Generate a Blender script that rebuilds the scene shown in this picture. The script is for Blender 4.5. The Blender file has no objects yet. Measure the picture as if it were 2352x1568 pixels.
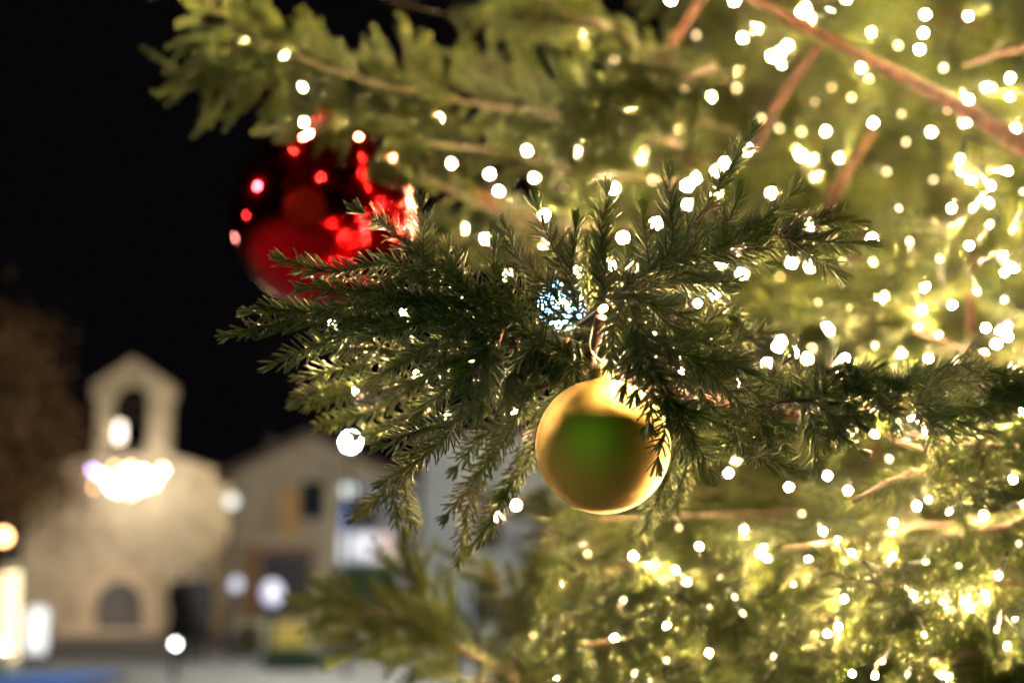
import bpy, bmesh, math, random
import numpy as np
from mathutils import Vector, Matrix, Quaternion

random.seed(7)
rng = np.random.default_rng(11)
SC = bpy.context.scene
COL = SC.collection

# ------------------------------------------------------------------ camera
CAM_H, PITCH, LENS, SENSOR = 1.6, math.radians(9.4), 50.0, 36.0
FOCUS = 1.25
cam_data = bpy.data.cameras.new('camera')
cam = bpy.data.objects.new('camera', cam_data)
COL.objects.link(cam)
cam.location = (0, 0, CAM_H)
cam.rotation_euler = (math.pi / 2 + PITCH, 0, 0)
cam_data.lens = LENS
cam_data.sensor_width = SENSOR
cam_data.clip_start = 0.05
cam_data.clip_end = 600
cam_data.dof.use_dof = True
cam_data.dof.focus_distance = FOCUS
cam_data.dof.aperture_fstop = 2.6
cam_data.dof.aperture_blades = 9
cam_data.dof.aperture_rotation = math.radians(12)
SC.camera = cam

# ------------------------------------------------------------------ night sky
world = bpy.data.worlds.new('World')
SC.world = world
world.use_nodes = True
bg = world.node_tree.nodes['Background']
bg.inputs['Color'].default_value = (0.55, 0.45, 0.6, 1)
bg.inputs['Strength'].default_value = 0.0035

SC.view_settings.view_transform = 'Standard'
SC.view_settings.look = 'None'
SC.view_settings.exposure = 0
SC.view_settings.gamma = 1
SC.cycles.use_denoising = True
SC.cycles.use_light_tree = True
SC.cycles.max_bounces = 5
SC.cycles.diffuse_bounces = 2
SC.cycles.glossy_bounces = 3
SC.cycles.transmission_bounces = 3
SC.cycles.transparent_max_bounces = 6
SC.cycles.sample_clamp_indirect = 4.0
SC.cycles.caustics_reflective = False
SC.cycles.caustics_refractive = False

# ------------------------------------------------------------------ measuring helpers
# picture units: the photograph scaled to 2352 x 1568
PW, PH = 2352.0, 1568.0
FPX = LENS / SENSOR * PW
FWD = np.array([0, math.cos(PITCH), math.sin(PITCH)])
UPV = np.array([0, -math.sin(PITCH), math.cos(PITCH)])
RGT = np.array([1.0, 0, 0])
CAMP = np.array([0, 0, CAM_H])

def at(x, y, d):
    "the point seen at (x, y) of the photograph, d metres deep"
    return CAMP + d * (FWD + (x - PW / 2) / FPX * RGT + (PH / 2 - y) / FPX * UPV)

def on_plane(x, y, Y):
    "the point of the vertical plane y = Y seen at (x, y)"
    r = FWD + (x - PW / 2) / FPX * RGT + (PH / 2 - y) / FPX * UPV
    return CAMP + r * (Y / r[1])

def project(P):
    P = np.atleast_2d(P) - CAMP
    d = P @ FWD
    dd = np.where(np.abs(d) < 1e-6, 1e-6, d)
    return PW / 2 + FPX * (P @ RGT) / dd, PH / 2 - FPX * (P @ UPV) / dd, d

# ------------------------------------------------------------------ materials
def mat(name, base, rough=0.6, metal=0.0, spec=0.5, emit=None, strength=0.0, noise=None, bump=0.0):
    m = bpy.data.materials.new(name)
    m.use_nodes = True
    nt = m.node_tree
    b = nt.nodes['Principled BSDF']
    b.inputs['Base Color'].default_value = (*base, 1)
    b.inputs['Roughness'].default_value = rough
    b.inputs['Metallic'].default_value = metal
    b.inputs['Specular IOR Level'].default_value = spec
    if emit:
        b.inputs['Emission Color'].default_value = (*emit, 1)
        b.inputs['Emission Strength'].default_value = strength
    if noise:
        scale, amount = noise
        tc = nt.nodes.new('ShaderNodeTexCoord')
        n = nt.nodes.new('ShaderNodeTexNoise')
        n.inputs['Scale'].default_value = scale
        n.inputs['Detail'].default_value = 6
        nt.links.new(tc.outputs['Object'], n.inputs['Vector'])
        mr = nt.nodes.new('ShaderNodeMapRange')
        mr.inputs['From Min'].default_value = 0.3
        mr.inputs['From Max'].default_value = 0.7
        mr.inputs['To Min'].default_value = 1 - amount
        mr.inputs['To Max'].default_value = 1 + amount
        nt.links.new(n.outputs['Fac'], mr.inputs['Value'])
        mx = nt.nodes.new('ShaderNodeMix')
        mx.data_type = 'RGBA'
        mx.blend_type = 'MULTIPLY'
        mx.inputs['Factor'].default_value = 1
        mx.inputs['A'].default_value = (*base, 1)
        nt.links.new(mr.outputs['Result'], mx.inputs['B'])
        nt.links.new(mx.outputs['Result'], b.inputs['Base Color'])
        if bump:
            bp = nt.nodes.new('ShaderNodeBump')
            bp.inputs['Strength'].default_value = bump
            bp.inputs['Distance'].default_value = 0.02
            nt.links.new(n.outputs['Fac'], bp.inputs['Height'])
            nt.links.new(bp.outputs['Normal'], b.inputs['Normal'])
    return m

def needle_material():
    m = bpy.data.materials.new('needle plastic')
    m.use_nodes = True
    nt = m.node_tree
    b = nt.nodes['Principled BSDF']
    b.inputs['Roughness'].default_value = 0.42
    b.inputs['Specular IOR Level'].default_value = 0.32
    at_ = nt.nodes.new('ShaderNodeAttribute')
    at_.attribute_name = 'tone'
    oi = nt.nodes.new('ShaderNodeObjectInfo')
    ramp = nt.nodes.new('ShaderNodeValToRGB')
    ramp.color_ramp.elements[0].color = (0.046, 0.072, 0.015, 1)
    ramp.color_ramp.elements[1].color = (0.155, 0.172, 0.038, 1)
    e = ramp.color_ramp.elements.new(0.5)
    e.color = (0.086, 0.114, 0.024, 1)
    add = nt.nodes.new('ShaderNodeMath')
    add.operation = 'MULTIPLY_ADD'
    nt.links.new(oi.outputs['Random'], add.inputs[0])
    add.inputs[1].default_value = 0.45
    nt.links.new(at_.outputs['Fac'], add.inputs[2])
    sub = nt.nodes.new('ShaderNodeMath')
    sub.operation = 'SUBTRACT'
    nt.links.new(add.outputs[0], sub.inputs[0])
    sub.inputs[1].default_value = 0.2
    nt.links.new(sub.outputs[0], ramp.inputs['Fac'])
    nt.links.new(ramp.outputs['Color'], b.inputs['Base Color'])
    tr = nt.nodes.new('ShaderNodeBsdfTranslucent')
    nt.links.new(ramp.outputs['Color'], tr.inputs['Color'])
    mix = nt.nodes.new('ShaderNodeMixShader')
    mix.inputs['Fac'].default_value = 0.42
    out = nt.nodes['Material Output']
    nt.links.new(b.outputs[0], mix.inputs[1])
    nt.links.new(tr.outputs[0], mix.inputs[2])
    nt.links.new(mix.outputs[0], out.inputs['Surface'])
    return m

WARM = (1.0, 0.65, 0.29)
BULB_STRENGTH = 27000.0
def led_material():
    "a moulded LED: bright towards its tip, faint from the side and behind"
    m = mat('lit warm bulb', (0.9, 0.8, 0.6), 0.3, emit=WARM, strength=BULB_STRENGTH)
    nt = m.node_tree
    tc = nt.nodes.new('ShaderNodeTexCoord')
    sx = nt.nodes.new('ShaderNodeSeparateXYZ')
    nt.links.new(tc.outputs['Normal'], sx.inputs[0])
    mr = nt.nodes.new('ShaderNodeMapRange')
    mr.interpolation_type = 'SMOOTHSTEP'
    mr.inputs['From Min'].default_value = 0.05
    mr.inputs['From Max'].default_value = 0.9
    mr.inputs['To Min'].default_value = 0.0005 * BULB_STRENGTH
    mr.inputs['To Max'].default_value = BULB_STRENGTH
    nt.links.new(sx.outputs['Z'], mr.inputs['Value'])
    nt.links.new(mr.outputs['Result'], nt.nodes['Principled BSDF'].inputs['Emission Strength'])
    return m
M = {
    'bough_dark': mat('bough dark brown', (0.045, 0.020, 0.010), 0.8, noise=(45, 0.4)),
    'needle': needle_material(),
    'twig': mat('twig brown', (0.045, 0.032, 0.016), 0.7),
    'bough': mat('bough orange brown', (0.062, 0.022, 0.010), 0.8, noise=(45, 0.5), bump=0.5),
    'trunk': mat('trunk brown', (0.10, 0.055, 0.03), 0.8, noise=(20, 0.3), bump=0.4),
    'bulb': led_material(),
    'bulb_dim': mat('dimmed warm bulb', (0.9, 0.8, 0.6), 0.3, emit=(1.0, 0.72, 0.46), strength=4.0),
    'socket': mat('socket dark green', (0.006, 0.014, 0.009), 0.5),
    'cable': mat('cable dark green', (0.003, 0.005, 0.0035), 0.8, spec=0.2),
    'coupling': mat('coupling grey green', (0.028, 0.045, 0.038), 0.42),
    'tie': mat('orange tie', (0.42, 0.09, 0.02), 0.5),
    'clear_tie': mat('pale tie', (0.55, 0.5, 0.42), 0.35),
}

# ------------------------------------------------------------------ object helpers
def link(o, parent=None):
    COL.objects.link(o)
    if parent is not None:
        o.parent = parent
    return o

def tag(o, label=None, cat=None, group=None, kind=None):
    if label: o['label'] = label
    if cat: o['category'] = cat
    if group: o['group'] = group
    if kind: o['kind'] = kind
    return o

def empty(name, loc=(0, 0, 0)):
    o = bpy.data.objects.new(name, None)
    o.location = loc
    o.empty_display_size = 0.05
    return link(o)

def child(o, parent):
    "parent o (built in world coordinates) to an unrotated root"
    o.parent = parent
    p = parent
    off = Vector((0, 0, 0))
    while p is not None:
        off += Vector(p.location)
        p = p.parent
    o.location = Vector(o.location) - off
    return o

def mesh_np(name, V, F, mi=None, tone=None, mats=(), smooth=True):
    "F: list of arrays, each (n, k), k = 3 or 4"
    me = bpy.data.meshes.new(name)
    V = np.asarray(V, np.float32)
    me.vertices.add(len(V))
    me.vertices.foreach_set('co', V.ravel())
    nl = sum(f.size for f in F)
    npoly = sum(len(f) for f in F)
    me.loops.add(nl)
    me.polygons.add(npoly)
    me.loops.foreach_set('vertex_index', np.concatenate([f.ravel() for f in F]).astype(np.int32))
    tot = np.concatenate([np.full(len(f), f.shape[1], np.int32) for f in F])
    st = np.concatenate([[0], np.cumsum(tot)[:-1]]).astype(np.int32)
    me.polygons.foreach_set('loop_start', st)
    if mi is not None:
        me.polygons.foreach_set('material_index', np.asarray(mi, np.int32))
    me.polygons.foreach_set('use_smooth', np.full(npoly, smooth))
    if tone is not None:
        a = me.attributes.new('tone', 'FLOAT', 'POINT')
        a.data.foreach_set('value', np.asarray(tone, np.float32))
    for m in mats:
        me.materials.append(m)
    me.update(calc_edges=True)
    return me

def obj(name, me, parent=None, world=True):
    o = bpy.data.objects.new(name, me)
    COL.objects.link(o)
    if parent is not None:
        if world: child(o, parent)
        else: o.parent = parent
    return o

def from_bm(name, bm, m, parent=None, smooth=False, bevel=0.0):
    me = bpy.data.meshes.new(name)
    if bevel:
        bmesh.ops.bevel(bm, geom=list(bm.edges), offset=bevel, segments=2, affect='EDGES', profile=0.5)
    bm.normal_update()
    bm.to_mesh(me)
    bm.free()
    for p in me.polygons: p.use_smooth = smooth
    for x in (m if isinstance(m, (list, tuple)) else [m]): me.materials.append(x)
    return obj(name, me, parent)

def box(bm, x0, x1, y0, y1, z0, z1):
    r = bmesh.ops.create_cube(bm, size=1)
    for v in r['verts']:
        v.co = Vector(((x0 + x1) / 2 + v.co.x * (x1 - x0), (y0 + y1) / 2 + v.co.y * (y1 - y0), (z0 + z1) / 2 + v.co.z * (z1 - z0)))
    return r['verts']

def prism(bm, outline, y0, y1):
    "outline: (x, z) points, extruded from y0 to y1"
    a = [bm.verts.new((x, y0, z)) for x, z in outline]
    b = [bm.verts.new((x, y1, z)) for x, z in outline]
    bm.faces.new(a); bm.faces.new(b[::-1])
    n = len(a)
    for i in range(n):
        bm.faces.new((a[i], b[i], b[(i + 1) % n], a[(i + 1) % n]))
    bmesh.ops.recalc_face_normals(bm, faces=bm.faces)

def lathe(bm, prof, centre=(0, 0, 0), seg=24, axis=None):
    "prof: (r, z); revolved about z, then turned to axis"
    q = Vector((0, 0, 1)).rotation_difference(Vector(axis).normalized()) if axis is not None else Quaternion()
    c = Vector(centre)
    rings = []
    for r, z in prof:
        if r < 1e-6:
            rings.append([bm.verts.new(c + q @ Vector((0, 0, z)))])
        else:
            rings.append([bm.verts.new(c + q @ Vector((r * math.cos(2 * math.pi * k / seg), r * math.sin(2 * math.pi * k / seg), z))) for k in range(seg)])
    for a, b in zip(rings, rings[1:]):
        for k in range(seg):
            i, j = k, (k + 1) % seg
            if len(a) == 1 and len(b) == 1: continue
            if len(a) == 1: bm.faces.new((a[0], b[i], b[j]))
            elif len(b) == 1: bm.faces.new((a[i], a[j], b[0]))
            else: bm.faces.new((a[i], a[j], b[j], b[i]))
    bmesh.ops.recalc_face_normals(bm, faces=bm.faces)

def spline(P, step):
    "Catmull-Rom through P, resampled every step metres"
    P = np.asarray(P, float)
    if len(P) == 2:
        n = max(2, int(np.linalg.norm(P[1] - P[0]) / step) + 1)
        return P[0] + np.linspace(0, 1, n)[:, None] * (P[1] - P[0])
    Q = np.vstack([2 * P[0] - P[1], P, 2 * P[-1] - P[-2]])
    out = []
    for i in range(1, len(Q) - 2):
        t = np.linspace(0, 1, 24, endpoint=False)[:, None]
        a, b, c, d = Q[i - 1], Q[i], Q[i + 1], Q[i + 2]
        out.append(0.5 * ((2 * b) + (c - a) * t + (2 * a - 5 * b + 4 * c - d) * t ** 2 + (3 * b - a - 3 * c + d) * t ** 3))
    out.append(P[-1:])
    C = np.vstack(out)
    L = np.concatenate([[0], np.cumsum(np.linalg.norm(np.diff(C, axis=0), axis=1))])
    s = np.linspace(0, L[-1], max(2, int(L[-1] / step) + 1))
    return np.stack([np.interp(s, L, C[:, k]) for k in range(3)], 1)

def tube_np(S, rad, seg=5):
    "verts, quads of a tube along S with radius per point"
    S = np.asarray(S, float)
    rad = np.broadcast_to(np.asarray(rad, float), (len(S),))
    T = np.gradient(S, axis=0)
    T /= np.linalg.norm(T, axis=1)[:, None] + 1e-12
    ref = np.array([0.31, 0.17, 0.93])
    U = np.cross(T, ref); U /= np.linalg.norm(U, axis=1)[:, None] + 1e-12
    W = np.cross(T, U)
    a = np.arange(seg) * 2 * math.pi / seg
    V = S[:, None, :] + rad[:, None, None] * (np.cos(a)[None, :, None] * U[:, None, :] + np.sin(a)[None, :, None] * W[:, None, :])
    n = len(S)
    i = np.arange(n - 1)[:, None] * seg + np.arange(seg)[None, :]
    j = np.arange(n - 1)[:, None] * seg + (np.arange(seg)[None, :] + 1) % seg
    F = np.stack([i, j, j + seg, i + seg], -1).reshape(-1, 4)
    return V.reshape(-1, 3), F

def tube_obj(name, pts, r0, r1, m, parent=None, seg=8, step=0.02):
    S = spline(pts, step)
    V, F = tube_np(S, np.linspace(r0, r1, len(S)), seg)
    n = len(V)
    V = np.vstack([V, S[:1], S[-1:]])
    k = np.arange(seg)
    cap0 = np.stack([np.full(seg, n), (k + 1) % seg, k], 1)
    cap1 = np.stack([np.full(seg, n + 1), n - seg + k, n - seg + (k + 1) % seg], 1)
    return obj(name, mesh_np(name, V, [F, np.vstack([cap0, cap1])], mats=[m]), parent)

# ------------------------------------------------------------------ the square and its buildings
M['paving'] = mat('paving grey', (0.23, 0.21, 0.20), 0.7, noise=(1.2, 0.25))
M['stone'] = mat('lit stone', (0.50, 0.43, 0.32), 0.85, noise=(1.6, 0.3), bump=0.6)
M['arch_stone'] = mat('arch stone', (0.60, 0.48, 0.36), 0.85, noise=(3.0, 0.25))
M['tile_roof'] = mat('dark roof tiles', (0.11, 0.07, 0.055), 0.8, noise=(4, 0.3))
M['house'] = mat('house plaster', (0.45, 0.35, 0.24), 0.85, noise=(1.2, 0.2))
M['brick'] = mat('brown post', (0.33, 0.15, 0.07), 0.8, noise=(3, 0.2))
M['shutter'] = mat('ochre shutter', (0.62, 0.34, 0.13), 0.7)
M['dark_door'] = mat('dark purple door', (0.035, 0.024, 0.04), 0.4)
M['dark_glass'] = mat('dark glass', (0.02, 0.025, 0.03), 0.12)
M['lilac'] = mat('lilac plaster', (0.34, 0.31, 0.34), 0.85, noise=(1.0, 0.15))
M['pale'] = mat('pale plaster', (0.42, 0.42, 0.42), 0.85, noise=(1.0, 0.15))
M['cream'] = mat('cream plaster', (0.62, 0.52, 0.34), 0.8)
M['metal'] = mat('dark metal', (0.03, 0.03, 0.035), 0.45, 0.6)
M['hedge'] = mat('hedge green', (0.022, 0.045, 0.016), 0.7)
M['leaf_autumn'] = mat('autumn leaf', (0.16, 0.075, 0.02), 0.7, noise=(0.9, 0.6))
M['bark'] = mat('bark', (0.09, 0.06, 0.04), 0.9)
M['yellow'] = mat('yellow board', (0.50, 0.36, 0.06), 0.6)
M['beige'] = mat('beige low wall', (0.45, 0.40, 0.26), 0.8, noise=(1.5, 0.15))
M['blue'] = mat('blue spilled light', (0.045, 0.16, 0.52), 0.8, noise=(1.5, 0.15))  # blue light spill put into a surface colour
def glow(name, col, s):
    return mat(name, (0.8, 0.8, 0.8), 0.4, emit=col, strength=s)

bm = bmesh.new()
bmesh.ops.create_grid(bm, x_segments=4, y_segments=4, size=180)
tag(from_bm('ground', bm, M['paving']), kind='structure')

def pz(x, y, Y):
    p = on_plane(x, y, Y)
    return float(p[0]), float(p[2])

def arc(cx, cz, r, a0, a1, n):
    return [(cx + r * math.cos(a), cz + r * math.sin(a)) for a in np.linspace(a0, a1, n)]

def slab(name, x0, y0, x1, y1, Y, thick, m, parent, bevel=0.0, smooth=False):
    "a block whose front, at y = Y, covers the picture rectangle"
    ax, az = pz(x0, y1, Y); bx_, bz_ = pz(x1, y0, Y)
    bm = bmesh.new()
    box(bm, ax, bx_, Y, Y + thick, max(az, 0.0), bz_)
    return from_bm(name, bm, m, parent, smooth, bevel)

# --- chapel
YC = 42.0
cx, _ = pz(300, 1000, YC)
church = empty('chapel', (cx, YC, 0))
tag(church, 'floodlit stone chapel with pointed bell gable and arched door', 'chapel')
eL, zE = pz(60, 1092, YC); eR = 2 * cx - eL
tl, zT = pz(217, 1040, YC); tr_, _ = pz(383, 1040, YC)
bm = bmesh.new()
prism(bm, [(eL, 0), (eR, 0), (eR, zE), (tr_, zT), (tl, zT), (eL, zE)], YC, YC + 9)
from_bm('wall', bm, M['stone'], church)
for s in (-1, 1):
    bm = bmesh.new()
    xo = cx + s * (eR - cx + 0.25); xi = cx + s * 0.02
    zo = zE - 0.10; zi = zT + (zT - zE) / abs(tr_ - eR) * abs(tr_ - cx) * 0.55
    prism(bm, [(xi, zi), (xo, zo), (xo, zo + 0.14), (xi, zi + 0.14)], YC + 0.55, YC + 9.3)
    from_bm('roof', bm, M['tile_roof'], church)
# bell gable with its opening
oL, zO = pz(246, 1032, YC); oR, _ = pz(336, 1032, YC)
_, zS = pz(290, 925, YC)
_, zC = pz(290, 890, YC); _, zA = pz(300, 826, YC)
om = (oL + oR) / 2; orad = (oR - oL) / 2
bm = bmesh.new()
prism(bm, [(tl, zT - 0.05), (tl, zC), (cx, zA - 0.05), (tr_, zC), (tr_, zT - 0.05), (oR, zT - 0.05), (oR, zS)] + arc(om, zS, orad, 0, math.pi, 14)[1:-1] + [(oL, zS), (oL, zT - 0.05)], YC - 0.004, YC + 0.62)
from_bm('bell_gable', bm, M['stone'], church)
for s in (-1, 1):
    bm = bmesh.new()
    cl = (tr_ - tl) / 2
    prism(bm, [(cx, zA - 0.06), (cx + s * (cl + 0.12), zC - 0.02), (cx + s * (cl + 0.12), zC + 0.10), (cx, zA + 0.07)], YC - 0.12, YC + 0.72)
    from_bm('gable_coping', bm, M['arch_stone'], church)
    bm = bmesh.new()
    box(bm, cx + s * cl - 0.12, cx + s * cl + 0.12, YC - 0.08, YC + 0.70, zC - 0.32, zC - 0.03)
    from_bm('cornice', bm, M['arch_stone'], church, False, 0.03)
bm = bmesh.new()
lathe(bm, [(0.0, 0.62), (0.10, 0.60), (0.16, 0.45), (0.20, 0.2), (0.30, 0.02), (0.29, 0.0), (0.0, 0.02)], (om + 0.10, YC + 0.45, zS - 0.55), 20)
from_bm('bell', bm, M['metal'], church, True)
bm = bmesh.new()
box(bm, oL - 0.02, oR + 0.02, YC + 0.40, YC + 0.50, zS + 0.05, zS + 0.13)
from_bm('bell_beam', bm, M['bark'], church)
# arched door
dx, dz = pz(277, 1388, YC)
ro = 95 / FPX * YC; ri = 52 / FPX * YC
for j in range(11):   # voussoirs
    a0 = math.pi * j / 11; a1 = math.pi * (j + 1) / 11 - 0.012
    bm = bmesh.new()
    prism(bm, arc(dx, dz, ri, a0, a1, 3) + arc(dx, dz, ro, a1, a0, 3), YC - 0.16 - 0.012 * (j % 3), YC + 0.05)
    from_bm('arch_stone', bm, M['arch_stone'], church)
for s in (-1, 1):
    bm = bmesh.new()
    box(bm, min(dx + s * ri, dx + s * ro), max(dx + s * ri, dx + s * ro), YC - 0.16, YC + 0.05, 0, dz - 0.01)
    from_bm('door_jamb', bm, M['arch_stone'], church, False, 0.01)
bm = bmesh.new()
prism(bm, [(dx - ri, 0)] + [(dx + ri, 0)] + arc(dx, dz, ri, 0, math.pi, 16), YC - 0.03, YC + 0.04)
dr = from_bm('door', bm, mat('door slate', (0.035, 0.04, 0.045), 0.5), church)
bm = bmesh.new(); lathe(bm, [(0, 0), (0.035, 0.0), (0.045, 0.03), (0.0, 0.06)], (dx + 0.25, YC - 0.03, 1.0), 12, (0, -1, 0))
o = from_bm('handle', bm, M['metal'], church, True)
bm = bmesh.new(); box(bm, dx - ro - 0.3, dx + ro + 0.3, YC - 1.0, YC - 0.02, 0, 0.14); from_bm('doorstep', bm, M['arch_stone'], church, False, 0.02)

# lamp in the belfry
lx, lz = pz(268, 1000, YC)
bl = empty('belfry_lamp', (lx, YC + 0.3, lz)); tag(bl, 'bright warm lamp glowing in the arch of the bell gable', 'lamp')
bm = bmesh.new(); lathe(bm, [(0, -0.16), (0.10, -0.16), (0.13, -0.05), (0.13, 0.28), (0.09, 0.42), (0, 0.45)], (lx, YC + 0.3, lz), 16); from_bm('globe', bm, glow('belfry glow', (1, 0.84, 0.66), 4.5), bl, True)
bm = bmesh.new(); lathe(bm, [(0, -0.3), (0.08, -0.29), (0.05, -0.15)], (lx, YC + 0.3, lz), 12); from_bm('base', bm, M['metal'], bl, True)

# lit garland hung on the chapel front
gx, gz = pz(292, 1105, YC - 1.0)
gar = empty('light_garland', (gx, YC - 1.0, gz))
tag(gar, 'blazing white garland of lights hung under the bell gable', 'garland')
rg = random.Random(8)
gm = glow('garland white', (1, 0.90, 0.74), 24); gv = glow('garland violet', (0.45, 0.35, 1.0), 20); go_ = glow('garland amber', (1, 0.55, 0.2), 16)
gb = bmesh.new(); lathe(gb, [(0, -0.06), (0.045, -0.045), (0.06, 0), (0.045, 0.045), (0, 0.06)], seg=10)
gme = {}
for key, m in (('w', gm), ('v', gv), ('a', go_)):
    me = bpy.data.meshes.new('bulb'); gb.to_mesh(me); me.materials.append(m); gme[key] = me
gb.free()
gp = [(212, 1078, 'v'), (222, 1086, 'v'), (205, 1082, 'a'), (215, 1118, 'a'), (232, 1090, 'a'), (262, 1072, 'a'), (300, 1072, 'a'), (372, 1075, 'a'), (375, 1080, 'w'), (300, 1135, 'a')]
for k in range(26):
    t = k / 26 * 2 * math.pi
    gp.append((300 + 72 * math.cos(t) * rg.uniform(0.55, 1), 1105 + 27 * math.sin(t) * rg.uniform(0.4, 1) - 0.06 * (72 * math.cos(t)), 'w'))
chainp = []
for x, y, c in gp:
    p = on_plane(x, y, YC - 1.0)
    o = bpy.data.objects.new('bulb', gme[c]); o.location = p; COL.objects.link(o); child(o, gar)
    chainp.append(p)
chainp.sort(key=lambda p: math.atan2(p[2] - gz, p[0] - gx))
tube_obj('wire_frame', chainp + [chainp[0]], 0.012, 0.012, M['metal'], gar, 6, 0.1)
for xx in (230, 370):
    a_ = on_plane(xx, 1100, YC - 1.0); tube_obj('bracket', [a_, a_ + np.array([0, 1.02, 0.0])], 0.015, 0.015, M['metal'], gar, 6, 0.2)

tx0, _ = pz(20, 980, 30)
# floodlights on the ground before the chapel
def flood(x, Y, aim, col, s, label, w=0.34, h=0.24, z0=0.35):
    root = empty('floodlight', (x, Y, 0)); tag(root, label, 'floodlight', 'ground floodlights of the square')
    d = (Vector(aim) - Vector((x, Y, z0))).normalized()
    qd = d.to_track_quat('Z', 'Y')
    def place(bm):
        for v in bm.verts: v.co = Vector((x, Y, z0)) + qd @ v.co
    bm = bmesh.new(); box(bm, -w / 2, w / 2, -h / 2, h / 2, -0.10, -0.012); place(bm); from_bm('housing', bm, M['metal'], root)
    for q_, bx0 in enumerate(((-w / 2, -w / 2 + 0.02, -h / 2, h / 2), (w / 2 - 0.02, w / 2, -h / 2, h / 2))):
        bm = bmesh.new(); box(bm, bx0[0], bx0[1], bx0[2], bx0[3], -0.012, 0.06); place(bm); from_bm('visor', bm, M['metal'], root)
    bm = bmesh.new(); f = [bm.verts.new(p) for p in ((-w / 2 + 0.022, -h / 2 + 0.02, -0.008), (w / 2 - 0.022, -h / 2 + 0.02, -0.008), (w / 2 - 0.022, h / 2 - 0.02, -0.008), (-w / 2 + 0.022, h / 2 - 0.02, -0.008))]; bm.faces.new(f); place(bm)
    from_bm('lens', bm, glow('flood glow', col, s), root)
    bm = bmesh.new(); box(bm, x - 0.03, x + 0.03, Y - 0.03, Y + 0.03, 0, z0 - 0.05); from_bm('stake', bm, M['metal'], root)
    return root
flood(cx + 4.6, YC - 2.6, (cx + 1.9, YC, 5.0), (1, 0.84, 0.56), 900, 'floodlight on a tall post right of the chapel, aimed at its wall', z0=5.4)
flood(cx - 1.6, YC - 4.5, (cx + 0.2, YC, 7.6), (1, 0.80, 0.58), 1000, 'floodlight on the paving left of the chapel door, aimed at the bell gable')

flood(tx0 + 1.3, 28.4, (tx0 + 0.3, 30, 4.0), (1, 0.75, 0.35), 160, 'floodlight added on the paving to light the autumn tree')  # added lamp, brightens the lower crown of the autumn tree

# --- gabled house
YH = 36.0
hx, zA = pz(714, 1003, YH)
hL, zE = pz(535, 1088, YH); hR = 2 * hx - hL
house = empty('gabled_house', (hx, YH, 0)); tag(house, 'brown gabled house with ochre shutter and wide dark door, right of the chapel', 'house')
bm = bmesh.new(); prism(bm, [(hL, 0), (hR, 0), (hR, zE), (hx, zA), (hL, zE)], YH, YH + 8); from_bm('wall', bm, M['house'], house)
for s in (-1, 1):
    bm = bmesh.new(); w_ = hR - hx
    prism(bm, [(hx, zA + 0.01), (hx + s * (w_ + 0.4), zE - 0.18), (hx + s * (w_ + 0.4), zE - 0.02), (hx, zA + 0.17)], YH - 0.45, YH + 8.3)
    from_bm('roof', bm, M['tile_roof'], house)
wn = slab('window', 690, 1105, 745, 1192, YH - 0.05, 0.08, M['dark_glass'], house)
slab('window_sill', 686, 1192, 750, 1200, YH - 0.16, 0.2, M['arch_stone'], house)
slab('shutter', 640, 1118, 688, 1232, YH - 0.09, 0.08, M['shutter'], house)
slab('lintel', 590, 1258, 722, 1272, YH - 0.12, 0.14, M['brick'], house)
slab('door', 597, 1273, 716, 1470, YH - 0.06, 0.08, M['dark_door'], house)
slab('brick_pier', 556, 1255, 594, 1470, YH - 0.22, 0.24, M['brick'], house)
slab('pilaster', 742, 1120, 775, 1470, YH - 0.2, 0.22, M['cream'], house)
slab('string_course', 540, 1232, 740, 1240, YH - 0.08, 0.1, M['cream'], house)

# --- shop
YS = 35.0
shop = empty('shop', (pz(860, 1400, YS)[0], YS, 0)); tag(shop, 'lilac-grey shop with glowing white sign board and blue light', 'shop')
slab('wall', 778, 1100, 945, 1480, YS, 6, M['lilac'], shop)
slab('upper_window', 800, 1150, 872, 1212, YS - 0.04, 0.06, M['dark_glass'], shop)
slab('blue_light', 786, 1150, 795, 1218, YS - 0.10, 0.08, glow('blue strip', (0.08, 0.3, 1.0), 0.6), shop)
slab('sign_board', 778, 1224, 862, 1292, YS - 0.14, 0.12, glow('white sign', (0.82, 0.80, 0.95), 0.7), shop)
slab('sign_panel', 864, 1224, 902, 1288, YS - 0.13, 0.11, glow('pink sign', (0.8, 0.42, 0.36), 0.5), shop)
slab('shop_window', 790, 1300, 900, 1420, YS - 0.05, 0.06, M['dark_glass'], shop)
slab('downpipe', 946, 1100, 962, 1480, YS - 0.06, 0.1, M['metal'], shop)
YP = 34.0
corner = empty('corner_building', (pz(1040, 1400, YP)[0], YP, 0)); tag(corner, 'pale grey plastered corner building behind the hanging sprigs', 'building')
slab('wall', 968, 1010, 1420, 1490, YP, 6, M['pale'], corner)
slab('pilaster', 1030, 1015, 1062, 1485, YP - 0.14, 0.16, M['pale'], corner)
slab('cornice', 962, 1000, 1430, 1012, YP - 0.25, 0.5, M['lilac'], corner)
slab('window', 1085, 1120, 1150, 1260, YP - 0.05, 0.06, M['dark_glass'], corner)
slab('window', 1085, 1320, 1150, 1430, YP - 0.05, 0.06, M['dark_glass'], corner)

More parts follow.
